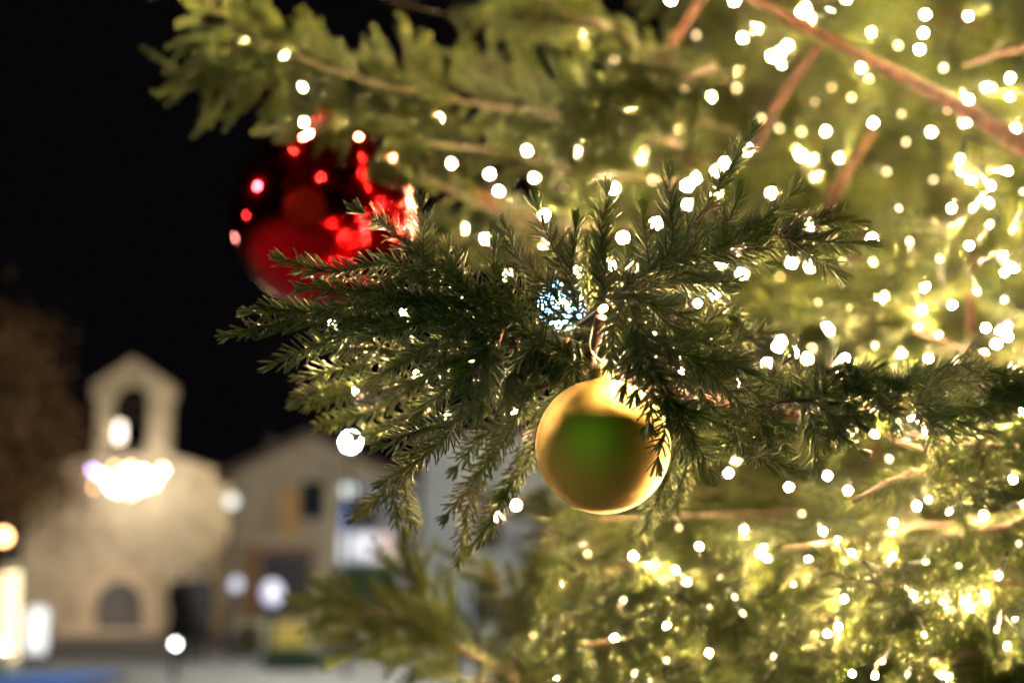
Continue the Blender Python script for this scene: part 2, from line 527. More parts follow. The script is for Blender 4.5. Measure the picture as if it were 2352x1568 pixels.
# --- low things before the houses
slab_w = empty('low_wall', (pz(660, 1480, 31)[0], 31, 0)); tag(slab_w, 'low beige wall before the gabled house', 'wall')
slab('wall_body', 540, 1432, 790, 1508, 31, 0.4, M['beige'], slab_w); slab('coping', 536, 1424, 794, 1433, 30.94, 0.52, M['cream'], slab_w)
yb = empty('notice_board', (pz(665, 1480, 30)[0], 30, 0)); tag(yb, 'yellow board standing before the low beige wall', 'board')
slab('board', 628, 1428, 706, 1496, 30, 0.05, M['yellow'], yb, 0.004)
for xx in (632, 698): slab('post', xx, 1440, xx + 5, 1514, 30.06, 0.06, M['metal'], yb)

def leafy(name, centre, size, n, leaf, m, parent, seed, hollow=0.5, clumps=14):
    r = np.random.default_rng(seed)
    c = r.normal(size=(clumps, 3)); c /= np.linalg.norm(c, axis=1)[:, None]
    c *= r.uniform(0.35, 0.95, clumps)[:, None]
    k = r.integers(0, clumps, n)
    p = c[k] + r.normal(0, 0.24, (n, 3))
    P = np.array(centre) + p * np.array(size)
    P[:, 2] = np.maximum(P[:, 2], 0.03)
    a = r.normal(size=(n, 3)); a /= np.linalg.norm(a, axis=1)[:, None]
    b = np.cross(a, r.normal(size=(n, 3))); b /= np.linalg.norm(b, axis=1)[:, None]
    l = leaf * r.uniform(0.6, 1.3, n)[:, None]
    V = np.stack([P - a * l, P + b * l * 0.5, P + a * l, P - b * l * 0.5], 1).reshape(-1, 3)
    F = np.arange(n * 4).reshape(-1, 4)
    return obj(name, mesh_np(name, V, [F], mats=[m], smooth=False), parent)

hx_, hz_ = pz(836, 1352, 29)
bush = empty('round_bush', (hx_, 29, 0)); tag(bush, 'dark clipped round bush below the glowing white sign', 'bush')
leafy('crown', (hx_, 29, hz_ - 0.1), (0.62, 0.6, 0.55), 5000, 0.05, M['hedge'], bush, 3)
tube_obj('trunk', [(hx_, 29, 0), (hx_, 29, 0.5), (hx_, 29, hz_)], 0.07, 0.04, M['bark'], bush, 8, 0.1)
lx0, _ = pz(600, 1500, 25.5); lx1, lz1 = pz(736, 1492, 25.5)
hd = empty('low_hedge', ((lx0 + lx1) / 2, 25.5, 0)); tag(hd, 'low dark green hedge on the paving below the yellow board', 'hedge')
leafy('foliage', ((lx0 + lx1) / 2, 25.5, lz1 / 2), ((lx1 - lx0) / 2, 0.35, lz1 / 2), 5000, 0.05, M['hedge'], hd, 4, clumps=30)

# --- autumn tree at the left edge and the lit trunk
tx, tz = pz(20, 980, 30)
ltree = empty('autumn_tree', (tx, 30, 0)); tag(ltree, 'dark autumn tree with brown leaves left of the chapel', 'tree')
tube_obj('trunk', [(tx, 30, 0), (tx + 0.1, 30, 2.0), (tx - 0.1, 30.1, 4.6)], 0.2, 0.07, M['bark'], ltree, 10, 0.2)
for q_ in range(7):
    an = q_ * 0.9
    tube_obj('limb', [(tx, 30, 2.0 + 0.3 * q_), (tx + 0.6 * math.cos(an), 30 + 0.6 * math.sin(an), 2.7 + 0.3 * q_), (tx + 1.2 * math.cos(an), 30 + 1.1 * math.sin(an), 3.2 + 0.35 * q_)], 0.06, 0.015, M['bark'], ltree, 6, 0.1)
leafy('crown', (tx, 30, tz), (1.75, 1.6, 2.3), 9000, 0.085, M['leaf_autumn'], ltree, 5, clumps=34)
# wrapped trunk
wx, wz = pz(14, 1400, 26)
wt = empty('lit_pillar', (wx, 26, 0)); tag(wt, 'round pillar wound with a warm light rope at the left edge', 'pillar')
bm = bmesh.new(); lathe(bm, [(0, 0), (0.26, 0), (0.26, 0.1), (0.19, 0.14), (0.19, 1.7), (0.24, 1.74), (0.24, 1.82), (0, 1.84)], (wx, 26, 0), 24); from_bm('shaft', bm, M['cream'], wt, True)
sp = [(wx + 0.215 * math.cos(t), 26 + 0.215 * math.sin(t), 0.2 + 1.45 * t / 62.8) for t in np.linspace(0, 62.8, 180)]
S_ = np.array(sp); V_, F_ = tube_np(S_, 0.018, 6); obj('light_rope', mesh_np('light_rope', V_, [F_], mats=[glow('rope glow', (1, 0.82, 0.5), 5)]), wt)

# --- lanterns, lamps
def globe_lamp(name, x, y, Y, r, col, s, label, pole=True, squash=1.0):
    p = on_plane(x, y, Y)
    root = empty(name, (p[0], Y, 0)); tag(root, label, 'lamp', 'lit lamps of the square')
    bm = bmesh.new(); lathe(bm, [(0, -r * squash)] + [(r * math.sin(t), -r * squash * math.cos(t)) for t in np.linspace(0.3, 2.84, 9)] + [(0, r * squash)], p, 16)
    from_bm('globe', bm, glow('lamp glow', col, s), root, True)
    bm = bmesh.new(); rp = max(0.025, r * 0.22); zt = p[2] - r * squash * 0.96
    lathe(bm, [(0, 0), (rp * 3, 0), (rp * 3, 0.06), (rp * 1.4, 0.12), (rp, zt * 0.5), (rp, zt - 0.02), (r * 0.55, zt), (0, zt + 0.005)], (p[0], Y, 0), 14)
    from_bm('post', bm, M['metal'], root, True)
    return root
globe_lamp('street_lamp', 805, 1015, 24, 0.065, (0.96, 1.0, 0.90), 11500, 'bright white street lamp before the gabled house roof')
globe_lamp('street_lamp', 800, 1125, 31, 0.15, (0.9, 1.0, 0.92), 0.9, 'dim white lamp under the bright street lamp')
globe_lamp('street_lamp', 532, 1150, 33, 0.15, (1.0, 1.0, 0.9), 1.3, 'pale lamp on a post between chapel and gabled house')
globe_lamp('street_lamp', 8, 1232, 24, 0.11, (1.0, 0.50, 0.16), 14, 'orange lamp at the left edge beside the autumn tree')
globe_lamp('bollard_lamp', 403, 1478, 23, 0.035, (0.92, 1.0, 0.92), 26, 'low white bollard lamp beside the two people')
globe_lamp('bollard_lamp', 8, 1486, 23, 0.035, (0.92, 1.0, 0.9), 50, 'low white bollard lamp at the foot of the lit pillar')
globe_lamp('globe_lamp', 625, 1362, 29, 0.22, (0.66, 0.6, 1.0), 0.6, 'lilac globe lamp before the wide dark door', squash=1.2)
globe_lamp('globe_lamp', 541, 1342, 29, 0.14, (0.6, 0.6, 1.0), 0.6, 'small lilac globe lamp beside the brown pier')
p0 = on_plane(82, 1440, 27)
lan = empty('lantern', (p0[0], 27, 0)); tag(lan, 'white glowing upright lantern on the paving left of the chapel door', 'lantern')
bm = bmesh.new(); lathe(bm, [(0, 0.20), (0.20, 0.20), (0.22, 0.3), (0.22, 0.95), (0.16, 1.05), (0, 1.06)], (p0[0], 27, 0), 20); from_bm('shade', bm, glow('lantern white', (0.95, 0.97, 1.0), 0.7), lan, True)
bm = bmesh.new(); lathe(bm, [(0, 0), (0.24, 0), (0.24, 0.16), (0.18, 0.195), (0, 0.196)], (p0[0], 27, 0), 20); from_bm('base', bm, M['metal'], lan, True)

# blue light spill on the ground, put into the colour of a low box
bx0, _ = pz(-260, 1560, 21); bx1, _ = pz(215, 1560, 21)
pl = empty('blue_light_patch', ((bx0 + bx1) / 2, 21, 0)); tag(pl, 'raised patch at the lower left, coloured blue for a spill of blue light', 'blue_light_patch')
bm = bmesh.new(); box(bm, bx0, bx1, 15.0, 23.0, 0.0, 0.12); from_bm('spill_base', bm, M['bark'], pl, False, 0.01)
bm = bmesh.new(); box(bm, bx0 + 0.06, bx1 - 0.06, 15.06, 22.94, 0.122, 0.13); from_bm('light_spill', bm, M['blue'], pl)

# unseen green light behind the viewpoint, ball form invented for the gold bauble's reflection
go0 = empty('green_light_ball', (-1.46, -1.76, 0)); tag(go0, 'green light source behind the viewpoint as a made-up glowing ball, mirrored in the gold bauble', 'light_ball')
bm = bmesh.new(); R_ = 1.88; lathe(bm, [(0, -R_)] + [(R_ * math.sin(t), -R_ * math.cos(t)) for t in np.linspace(0.15, 3.0, 24)] + [(0, R_)], (-1.46, -1.76, 2.0), 40)
from_bm('ball', bm, mat('green glow', (0.01, 0.05, 0.01), 0.6, emit=(0.13, 0.60, 0.04), strength=0.55), go0, True)
bm = bmesh.new(); lathe(bm, [(0, 0), (0.6, 0), (0.6, 0.4), (0.45, 0.5), (0, 0.5)], (-1.46, -1.76, 0), 30); from_bm('base', bm, M['metal'], go0)
bm = bmesh.new(); lathe(bm, [(0.2, 1.86), (0.2, 2.1), (0, 2.11)], (-1.46, -1.76, 2.0), 20); from_bm('cap', bm, M['metal'], go0)  # cap of the made-up light ball

def side_lamp(x, y, z, label, s=60):
    root = empty('globe_lamp', (x, y, 0)); tag(root, label, 'lamp', 'lit lamps of the square')
    bm = bmesh.new(); lathe(bm, [(0, -0.14)] + [(0.14 * math.sin(t), -0.14 * math.cos(t)) for t in np.linspace(0.3, 2.84, 9)] + [(0, 0.14)], (x, y, z), 18)
    from_bm('globe', bm, glow('globe glow', (1.0, 0.80, 0.64), s), root, True)
    bm = bmesh.new(); lathe(bm, [(0, 0), (0.12, 0), (0.12, 0.08), (0.05, 0.16), (0.04, z - 0.18), (0.08, z - 0.14), (0, z - 0.135)], (x, y, 0), 14)
    from_bm('post', bm, M['metal'], root, True)
side_lamp(-6.4, 3.3, 2.5, 'globe lamp on a short post far left of the red bauble, outside the picture')
side_lamp(-4.4, 1.9, 4.0, 'tall globe lamp added to light the left end of the sharp bough, outside the picture', 1050)  # unseen lamp added as fill for the left end of the bough
side_lamp(-4.2, 7.1, 2.6, 'globe lamp on a post between the blue patch and the red bauble, outside the picture')
side_lamp(-3.9, -2.6, 2.2, 'globe lamp on a post behind the viewpoint, left of the green glowing ball')
side_lamp(-0.3, -3.7, 1.72, 'low globe lamp straight behind the viewpoint, mirrored in the red bauble')

# --- two people seen from behind
def person(x, Y, h, label, coat, legs, turn):
    root = empty('person', (x, Y, 0)); tag(root, label, 'person', 'people standing on the square')
    s = h / 1.72
    J = {'pelvis': (0, 0, 0.94, .15, .11), 'waist': (0, 0, 1.08, .14, .105), 'chest': (0, -.01, 1.30, .18, .125), 'neck0': (0, 0, 1.46, .075, .07), 'neck': (0, 0, 1.50, .055, .055), 'jaw': (0, .015, 1.555, .088, .098), 'skull': (0, 0, 1.63, .104, .120), 'crown': (0, -.005, 1.71, .07, .085),
         'nose': (0, .098, 1.60, .014, .014)}
    E = [('pelvis', 'waist'), ('waist', 'chest'), ('chest', 'neck0'), ('neck0', 'neck'), ('neck', 'jaw'), ('jaw', 'skull'), ('skull', 'crown'), ('skull', 'nose')]
    for sd, t in ((-1, 'l'), (1, 'r')):
        J.update({'sh' + t: (sd * .185, 0, 1.40, .075, .075), 'el' + t: (sd * .235, -.03, 1.13, .055, .055), 'wr' + t: (sd * .21, .06, .90, .04, .04), 'ha' + t: (sd * .20, .08, .82, .035, .025),
                  'hp' + t: (sd * .09, 0, .88, .10, .10), 'kn' + t: (sd * .10, .015, .50, .068, .068), 'an' + t: (sd * .105, -.015, .09, .05, .05), 'to' + t: (sd * .115, .12, .035, .04, .03)})
        E += [('chest', 'sh' + t), ('sh' + t, 'el' + t), ('el' + t, 'wr' + t), ('wr' + t, 'ha' + t), ('pelvis', 'hp' + t), ('hp' + t, 'kn' + t), ('kn' + t, 'an' + t), ('an' + t, 'to' + t)]
    names = list(J)
    me = bpy.data.meshes.new('body')
    me.from_pydata([tuple(c * s for c in J[n][:3]) for n in names], [(names.index(a), names.index(b)) for a, b in E], [])
    o = bpy.data.objects.new('body', me); COL.objects.link(o); o.parent = root
    root.rotation_euler = (0, 0, turn)
    sk = o.modifiers.new('skin', 'SKIN')
    for v, n in zip(me.skin_vertices[0].data, names):
        v.radius = (J[n][3] * s, J[n][4] * s); v.use_root = n == 'pelvis'
    ss = o.modifiers.new('sub', 'SUBSURF'); ss.levels = 2; ss.render_levels = 2
    dg = bpy.context.evaluated_depsgraph_get()
    me2 = bpy.data.meshes.new_from_object(o.evaluated_get(dg))
    o.modifiers.clear(); o.data = me2
    mats = [mat('skin', (0.45, 0.27, 0.19), 0.6), mat('coat', coat, 0.8), mat('trousers', legs, 0.8), mat('shoe', (0.02, 0.02, 0.02), 0.5), mat('hair', (0.03, 0.02, 0.015), 0.6)]
    me2.materials.clear()
    for m in mats: me2.materials.append(m)
    for p in me2.polygons:
        z_ = p.center.z / s; y_ = p.center.y / s; p.use_smooth = True
        p.material_index = 3 if z_ < 0.10 else 2 if z_ < 0.80 and abs(p.center.x / s) < 0.19 else (0 if z_ < 0.87 and abs(p.center.x / s) > 0.16 else 1) if z_ < 1.47 else (4 if (z_ > 1.66 or y_ < 0.02) and z_ > 1.53 else 0)
    bm = bmesh.new()   # coat skirt
    lathe(bm, [(0.17 * s, 1.36 * s), (0.205 * s, 1.25 * s), (0.20 * s, 1.0 * s), (0.25 * s, 0.42 * s), (0.24 * s, 0.42 * s), (0.175 * s, 1.0 * s)], (0, 0, 0), 24)
    me3 = bpy.data.meshes.new('coat'); bm.to_mesh(me3); bm.free(); me3.materials.append(mats[1])
    for p in me3.polygons: p.use_smooth = True
    oc = bpy.data.objects.new('coat', me3); COL.objects.link(oc); oc.parent = root
    return root
ax_, _ = pz(452, 1500, 27.5); bx_, _ = pz(412, 1500, 28.2)
person(ax_, 27.5, 1.84, 'person in a black coat and dark trousers, standing right of the other', (0.012, 0.010, 0.010), (0.016, 0.016, 0.022), 0.3)
person(bx_, 28.2, 1.80, 'person in a black coat and pale trousers, standing left of the other', (0.014, 0.010, 0.012), (0.16, 0.13, 0.13), -0.2)

# ------------------------------------------------------------------ spruce sprigs
def sprig_mesh(name, pts, nlen=0.0185, dens=1150, seed=0, width=0.0009, rings=3, bare=0.0, stem=0.0011):
    r = np.random.default_rng(seed)
    S = spline(pts, 0.004)
    seglen = np.linalg.norm(np.diff(S, axis=0), axis=1)
    L = np.concatenate([[0], np.cumsum(seglen)])
    tot = L[-1]
    T = np.gradient(S, axis=0); T /= np.linalg.norm(T, axis=1)[:, None]
    n = int(tot * dens * (1 - bare)) + 14
    s = np.sort(bare * tot + (tot * (1 - bare)) * np.linspace(0, 1, n) ** 0.97) + r.normal(0, 0.0006, n)
    s[-12:] = tot - r.uniform(0, 0.003, 12)
    s = np.clip(s, 0, tot)
    u = s / tot
    B = np.stack([np.interp(s, L, S[:, k]) for k in range(3)], 1)
    Tn = np.stack([np.interp(s, L, T[:, k]) for k in range(3)], 1)
    Tn /= np.linalg.norm(Tn, axis=1)[:, None]
    ref = r.normal(size=3); ref /= np.linalg.norm(ref)
    U = np.cross(Tn, ref); U /= np.linalg.norm(U, axis=1)[:, None] + 1e-9
    W = np.cross(Tn, U)
    az = np.arange(n) * 2.39996 + r.normal(0, 0.35, n)
    R = np.cos(az)[:, None] * U + np.sin(az)[:, None] * W
    end = np.clip((u - 0.86) / 0.14, 0, 1)
    th = np.radians(60 - 20 * end + r.normal(0, 5, n))
    th[-12:] = np.radians(r.uniform(8, 50, 12))
    Ln = nlen * (0.86 + 0.14 * np.sin(np.pi * np.clip(u, 0, 1))) * (1 - 0.06 * end) * r.uniform(0.86, 1.08, n)
    d0 = np.cos(th)[:, None] * Tn + np.sin(th)[:, None] * R
    bend = (0.20 + 0.12 * r.normal(size=n))[:, None] * (Tn - 0.35 * R) + 0.06 * r.normal(size=(n, 3)) + np.array([0, 0, 0.05])
    side = np.cross(Tn, R)
    ts = np.linspace(0, 0.86, rings)
    wid = np.interp(ts, [0, 0.15, 0.5, 0.86], [0.8, 1.0, 1.0, 0.85]) * width
    a = np.array([0.5, 0.5 + 2 * math.pi / 3 / math.pi, 0.5 + 4 * math.pi / 3 / math.pi]) * math.pi
    V = np.zeros((n, rings * 3 + 1, 3))
    for k, (t, w) in enumerate(zip(ts, wid)):
        c = B + Ln[:, None] * (t * d0 + t * t * bend)
        dr = d0 + 2 * t * bend
        dr /= np.linalg.norm(dr, axis=1)[:, None]
        nn = np.cross(dr, side); nn /= np.linalg.norm(nn, axis=1)[:, None] + 1e-9
        for q in range(3):
            V[:, k * 3 + q] = c + w * (1.15 * math.cos(a[q]) * side + 0.8 * math.sin(a[q]) * nn)
    V[:, -1] = B + Ln[:, None] * (d0 + bend)
    nv = rings * 3 + 1
    q = []
    for k in range(rings - 1):
        for e in range(3):
            f = (e + 1) % 3
            q.append((k * 3 + e, k * 3 + f, k * 3 + 3 + f, k * 3 + 3 + e))
    b = (rings - 1) * 3
    t3 = np.array([(b + e, b + (e + 1) % 3, nv - 1) for e in range(3)])
    off = (np.arange(n) * nv)[:, None, None]
    FQ = (np.array(q)[None] + off).reshape(-1, 4)
    FT = (t3[None] + off).reshape(-1, 3)
    tone = np.repeat(r.uniform(0, 0.75, n) + 0.2 * end, nv)
    SV, SF = tube_np(S[::2] if len(S) > 4 else S, np.linspace(stem * 1.25, stem * 0.6, len(S[::2] if len(S) > 4 else S)), 5)
    base = n * nv
    Vall = np.vstack([V.reshape(-1, 3), SV])
    mi = np.concatenate([np.zeros(len(FQ) + len(FT), int), np.ones(len(SF), int)])
    # faces in the order quads, tris, stem quads
    return mesh_np(name, Vall, [FQ, FT, SF + base], mi, np.concatenate([tone, np.full(len(SV), 0.1)]), [M['needle'], M['twig']])

# ------------------------------------------------------------------ the Christmas tree
TRUNK = np.array([3.2, 3.9])
def tree_radius(z):
    return 3.25 - 0.2 * (z - 1.6) + 0.55 * min(max((1.85 - z) / 0.35, 0), 1)

tree = empty('christmas_tree', (TRUNK[0], TRUNK[1], 0))
tag(tree, 'huge green artificial spruce Christmas tree with orange-brown boughs, filling the picture', 'tree')
tube_obj('trunk', [(TRUNK[0], TRUNK[1], z) for z in (0.0, 3.0, 6.0, 9.5)], 0.17, 0.05, M['trunk'], tree, 14, 0.3)

DOF0 = FOCUS + 0.01
def fp(p, base=DOF0):
    return at(p[0], p[1], base + p[2])

SEED = [100]
N_SPRIG = [0]
def add_sprig(parent, pts, base=DOF0, nlen=0.0185, dens=860, width=0.00108, bare=0.0, rings=3):
    SEED[0] += 1
    N_SPRIG[0] += 1
    P = np.array([fp(p, base) for p in pts])
    o0 = P[0].copy()
    me = sprig_mesh('sprig', P - o0, nlen, dens, SEED[0], width, rings, bare)
    o = bpy.data.objects.new('sprig', me)
    o.location = o0
    COL.objects.link(o)
    child(o, parent)
    return o

# --- the bough that carries the gold bauble: pts are (x, y of the photograph, metres behind the focal plane)
bough_main = tube_obj('bough', [fp(p) for p in [(1380, 728, 0.03), (1366, 790, 0.05), (1375, 850, 0.16), (1560, 900, 0.7), (2050, 980, 1.5)]] + [np.array([TRUNK[0] - 0.1, TRUNK[1] - 0.1, 1.75])],
                      0.0055, 0.024, M['bough'], tree, 8, 0.03)
side_bough = tube_obj('side_bough', [fp(p) for p in [(1366, 790, 0.06), (1340, 850, 0.08), (1240, 888, 0.10), (1110, 925, 0.13), (1040, 950, 0.14)]], 0.0045, 0.002, M['twig'], tree, 7, 0.01)

LEFT = [
    [(1190, 735, 0.03), (1122, 680, 0.02), (1030, 625, 0.0), (965, 592, -0.01), (895, 525, -0.015), (834, 487, -0.01)],
    [(972, 600, -0.01), (972, 540, -0.02), (966, 478, -0.015)],
    [(1110, 690, 0.02), (1010, 640, 0.01), (888, 606, 0.02), (760, 625, 0.02), (656, 600, 0.03)],
    [(1100, 705, 0.0), (1000, 690, 0.0), (880, 668, -0.01), (790, 668, -0.005), (708, 662, 0.0)],
    [(1130, 715, 0.01), (1010, 700, 0.0), (900, 690, 0.0), (800, 700, 0.01), (745, 712, 0.02)],
    [(1160, 735, 0.02), (1040, 735, 0.02), (900, 735, 0.03), (760, 742, 0.04), (650, 742, 0.05), (530, 768, 0.06)],
    [(900, 738, 0.03), (760, 720, 0.03), (660, 710, 0.04), (582, 716, 0.05)],
    [(930, 745, 0.03), (830, 762, 0.03), (730, 790, 0.04), (632, 836, 0.05)],
    [(1180, 735, 0.0), (1090, 745, -0.02), (990, 790, -0.02), (930, 830, -0.02), (868, 862, -0.01)],
    [(1080, 750, -0.015), (1030, 800, -0.02), (985, 862, -0.02)],
    [(1070, 700, 0.01), (1010, 655, 0.02), (940, 640, 0.03), (880, 640, 0.03)],
    [(1150, 710, -0.01), (1080, 670, -0.02), (1040, 610, -0.01), (1030, 575, 0.0)],
    [(1060, 725, -0.01), (980, 735, -0.02), (900, 760, -0.015), (850, 775, -0.01)],
    [(1170, 745, -0.01), (1110, 780, -0.02), (1050, 830, -0.02), (1010, 850, -0.02)],
    # paler pieces a little behind
    [(1080, 790, 0.10), (980, 800, 0.11), (860, 830, 0.13), (700, 866, 0.15)],
    [(960, 810, 0.11), (850, 800, 0.12), (740, 800, 0.14)],
    [(1060, 850, 0.16), (940, 870, 0.18), (820, 900, 0.20), (685, 930, 0.24)],
    [(900, 880, 0.18), (800, 890, 0.2), (700, 905, 0.23)],
    [(960, 880, 0.18), (880, 930, 0.2), (790, 960, 0.22), (735, 980, 0.25)],
    [(1010, 900, 0.2), (930, 960, 0.22), (870, 990, 0.24), (820, 1000, 0.26)],
    [(1060, 800, 0.08), (1000, 850, 0.09), (930, 880, 0.1)],
]
DOWN_LEFT = [
    [(1140, 765, -0.02), (1100, 830, -0.03), (1040, 880, -0.03), (968, 942, -0.02)],
    [(1125, 790, -0.02), (1122, 870, -0.03), (1103, 952, -0.025)],
    [(1112, 800, -0.02), (1075, 890, -0.03), (1045, 975, -0.03), (980, 1040, -0.02), (888, 1102, 0.0)],
    [(1050, 965, -0.025), (970, 985, -0.01), (882, 1022, 0.0)],
    [(1060, 950, 0.05), (1010, 1000, 0.05), (940, 1040, 0.06)],
    [(1020, 1000, 0.14), (930, 1080, 0.16), (880, 1130, 0.17), (818, 1182, 0.19)],
    [(900, 1100, 0.16), (905, 1150, 0.17), (925, 1210, 0.18)],
    [(930, 1090, 0.17), (930, 1140, 0.18), (948, 1190, 0.2)],
    # the hanging curtain left of the bauble
    [(1230, 890, 0.09), (1190, 950, 0.12), (1130, 1040, 0.14), (1080, 1150, 0.16), (1055, 1280, 0.18)],
    [(1180, 970, 0.12), (1110, 1000, 0.13), (1050, 1070, 0.14)],
    [(1200, 930, 0.1), (1160, 1010, 0.1), (1090, 1100, 0.13), (1030, 1180, 0.15)],
    [(1240, 960, 0.12), (1220, 1040, 0.13), (1170, 1120, 0.14), (1110, 1230, 0.15)],
    [(1250, 900, 0.1), (1200, 900, 0.1), (1120, 930, 0.12), (1060, 960, 0.13)],
    [(1270, 880, 0.12), (1190, 870, 0.12), (1110, 885, 0.14)],
    [(1160, 1120, 0.14), (1140, 1170, 0.15), (1085, 1250, 0.16)],
    [(1290, 860, 0.1), (1240, 830, 0.1), (1170, 820, 0.11), (1100, 815, 0.12)],
    [(1240, 780, 0.1), (1170, 790, 0.1), (1110, 820, 0.12)],
    [(1300, 880, 0.14), (1260, 930, 0.15), (1200, 960, 0.16)],
    [(1215, 1000, 0.2), (1190, 1080, 0.2), (1150, 1150, 0.22)],
]
SCRUFF = []
rq = random.Random(77)
for k in range(20):
    x0, y0 = rq.uniform(1150, 1350), rq.uniform(770, 880)
    a_ = rq.uniform(0, 6.28); l_ = rq.uniform(50, 95)
    d_ = rq.uniform(0.03, 0.14)
    SCRUFF.append([(x0, y0, d_), (x0 + l_ * 0.5 * math.cos(a_), y0 + l_ * 0.4 * math.sin(a_), d_ + 0.01), (x0 + l_ * math.cos(a_), y0 + l_ * 0.7 * math.sin(a_) + 8, d_ + rq.uniform(-0.03, 0.03))])
UP = [
    [(1150, 720, 0.02), (1138, 660, 0.0), (1135, 570, -0.005)],
    [(1275, 720, 0.02), (1225, 640, 0.01), (1190, 590, 0.0), (1163, 528, 0.0)],
    [(1330, 720, 0.02), (1295, 620, 0.02), (1262, 550, 0.01), (1235, 482, 0.01)],
    [(1325, 710, 0.01), (1312, 620, 0.0), (1322, 525, 0.0)],
    [(1390, 700, 0.0), (1380, 620, -0.01), (1383, 530, -0.015), (1393, 446, -0.01)],
    [(1392, 700, -0.01), (1392, 640, -0.02), (1385, 590, -0.015)],
    [(1200, 735, 0.0), (1180, 690, -0.01), (1150, 640, -0.01)],
    [(1300, 720, -0.01), (1270, 670, -0.015), (1225, 620, -0.01)],
    [(1350, 715, 0.05), (1350, 650, 0.05), (1345, 580, 0.05)],
    [(1260, 730, 0.03), (1215, 690, 0.03), (1180, 650, 0.04)],
    [(1440, 700, 0.03), (1430, 640, 0.03), (1440, 590, 0.04)],
    [(1345, 740, 0.12), (1290, 730, 0.13), (1225, 745, 0.14)], [(1340, 700, 0.14), (1310, 740, 0.15), (1262, 790, 0.15)], [(1360, 690, 0.16), (1300, 665, 0.17), (1240, 670, 0.18)], [(1250, 790, 0.02), (1215, 760, 0.02), (1180, 745, 0.02)], [(1330, 830, 0.03), (1285, 800, 0.03), (1250, 775, 0.035)],
]
RIGHT = [
    [(1405, 705, 0.01), (1433, 662, 0.0), (1521, 606, -0.01), (1627, 574, -0.02), (1720, 552, -0.02), (1815, 522, -0.03), (1870, 500, -0.03)],
    [(1500, 645, 0.0), (1490, 600, -0.01), (1478, 498, -0.01)],
    [(1510, 630, -0.01), (1543, 555, -0.02), (1540, 470, -0.02), (1537, 407, -0.015)],
    [(1480, 655, 0.0), (1543, 580, 0.0), (1608, 493, 0.0), (1663, 405, 0.01), (1722, 308, 0.02)],
    [(1640, 585, -0.02), (1660, 541, -0.025), (1692, 462, -0.02)],
    [(1650, 575, -0.01), (1730, 520, -0.02), (1770, 490, -0.02), (1812, 452, -0.02)],
    [(1790, 545, -0.03), (1830, 548, -0.035), (1910, 556, -0.04), (1985, 558, -0.04)],
    [(1800, 535, -0.03), (1860, 520, -0.03), (1905, 505, -0.03), (1955, 512, -0.03)],
    [(1805, 545, -0.035), (1850, 575, -0.04), (1885, 600, -0.045), (1920, 625, -0.045)],
    [(1600, 585, 0.0), (1680, 592, 0.0), (1755, 604, 0.0)],
    [(1430, 670, 0.01), (1535, 652, 0.01), (1600, 648, 0.01), (1685, 646, 0.015)],
    [(1540, 640, 0.0), (1590, 620, 0.0), (1650, 600, 0.01)],
    [(1640, 580, -0.01), (1700, 575, -0.015), (1760, 570, -0.02), (1810, 575, -0.02)],
    [(1470, 660, 0.02), (1540, 620, 0.02), (1580, 600, 0.03)],
    [(1560, 655, 0.03), (1600, 670, 0.03), (1660, 672, 0.04)],
    [(1560, 600, 0.0), (1590, 560, 0.0), (1630, 530, 0.01)],
]
DOWN_RIGHT = [
    [(1420, 670, -0.03), (1441, 690, -0.05), (1472, 766, -0.07), (1499, 832, -0.085), (1525, 890, -0.09), (1534, 950, -0.09), (1511, 1055, -0.085)],
    [(1500, 840, -0.085), (1498, 900, -0.09), (1490, 975, -0.09)],
    [(1510, 870, -0.085), (1545, 930, -0.08), (1590, 1000, -0.075), (1632, 1078, -0.07)],
    [(1460, 740, -0.06), (1495, 772, -0.06), (1560, 808, -0.055), (1603, 834, -0.05), (1665, 890, -0.05), (1750, 975, -0.045)],
    [(1590, 828, -0.05), (1660, 832, -0.05), (1740, 864, -0.045)],
    [(1465, 760, -0.06), (1455, 810, -0.07), (1436, 882, -0.075)],
    [(1535, 925, -0.08), (1585, 940, -0.075), (1638, 968, -0.07)],
    [(1600, 840, -0.05), (1615, 910, -0.05), (1650, 950, -0.045), (1697, 992, -0.04)],
    [(1440, 675, -0.02), (1476, 690, -0.03), (1530, 740, -0.03), (1582, 796, -0.025)],
    [(1580, 690, 0.0), (1590, 730, 0.0), (1612, 788, 0.0)],
    [(1430, 690, -0.04), (1410, 760, -0.045), (1405, 830, -0.04)],
    [(1480, 780, -0.07), (1475, 840, -0.08), (1460, 900, -0.08)],
    [(1530, 800, -0.05), (1560, 860, -0.05), (1575, 920, -0.05)],
    [(1450, 690, -0.03), (1510, 700, -0.03), (1570, 725, -0.02), (1610, 745, -0.02)],
    [(1540, 780, -0.03), (1600, 780, -0.03), (1660, 800, -0.03), (1700, 820, -0.02)],
    [(1560, 950, -0.03), (1580, 1010, -0.03), (1600, 1060, -0.03)],
    [(1620, 860, 0.0), (1690, 880, 0.0), (1750, 910, 0.01)],
    [(1480, 700, 0.0), (1520, 780, 0.0), (1540, 850, 0.0)],
    [(1620, 800, 0.12), (1690, 780, 0.13), (1755, 765, 0.15)],
    [(1620, 790, 0.12), (1660, 750, 0.14), (1690, 730, 0.16)],
    [(1600, 760, 0.1), (1660, 720, 0.12), (1700, 760, 0.15)],
    [(1560, 1000, 0.12), (1530, 1100, 0.15), (1475, 1220, 0.2)],
    [(1590, 1040, 0.15), (1560, 1120, 0.2), (1540, 1180, 0.25)],
]
for group in (LEFT, UP, RIGHT, DOWN_RIGHT):
    for p in group: add_sprig(bough_main, p)
for p in DOWN_LEFT + SCRUFF: add_sprig(side_bough, p)

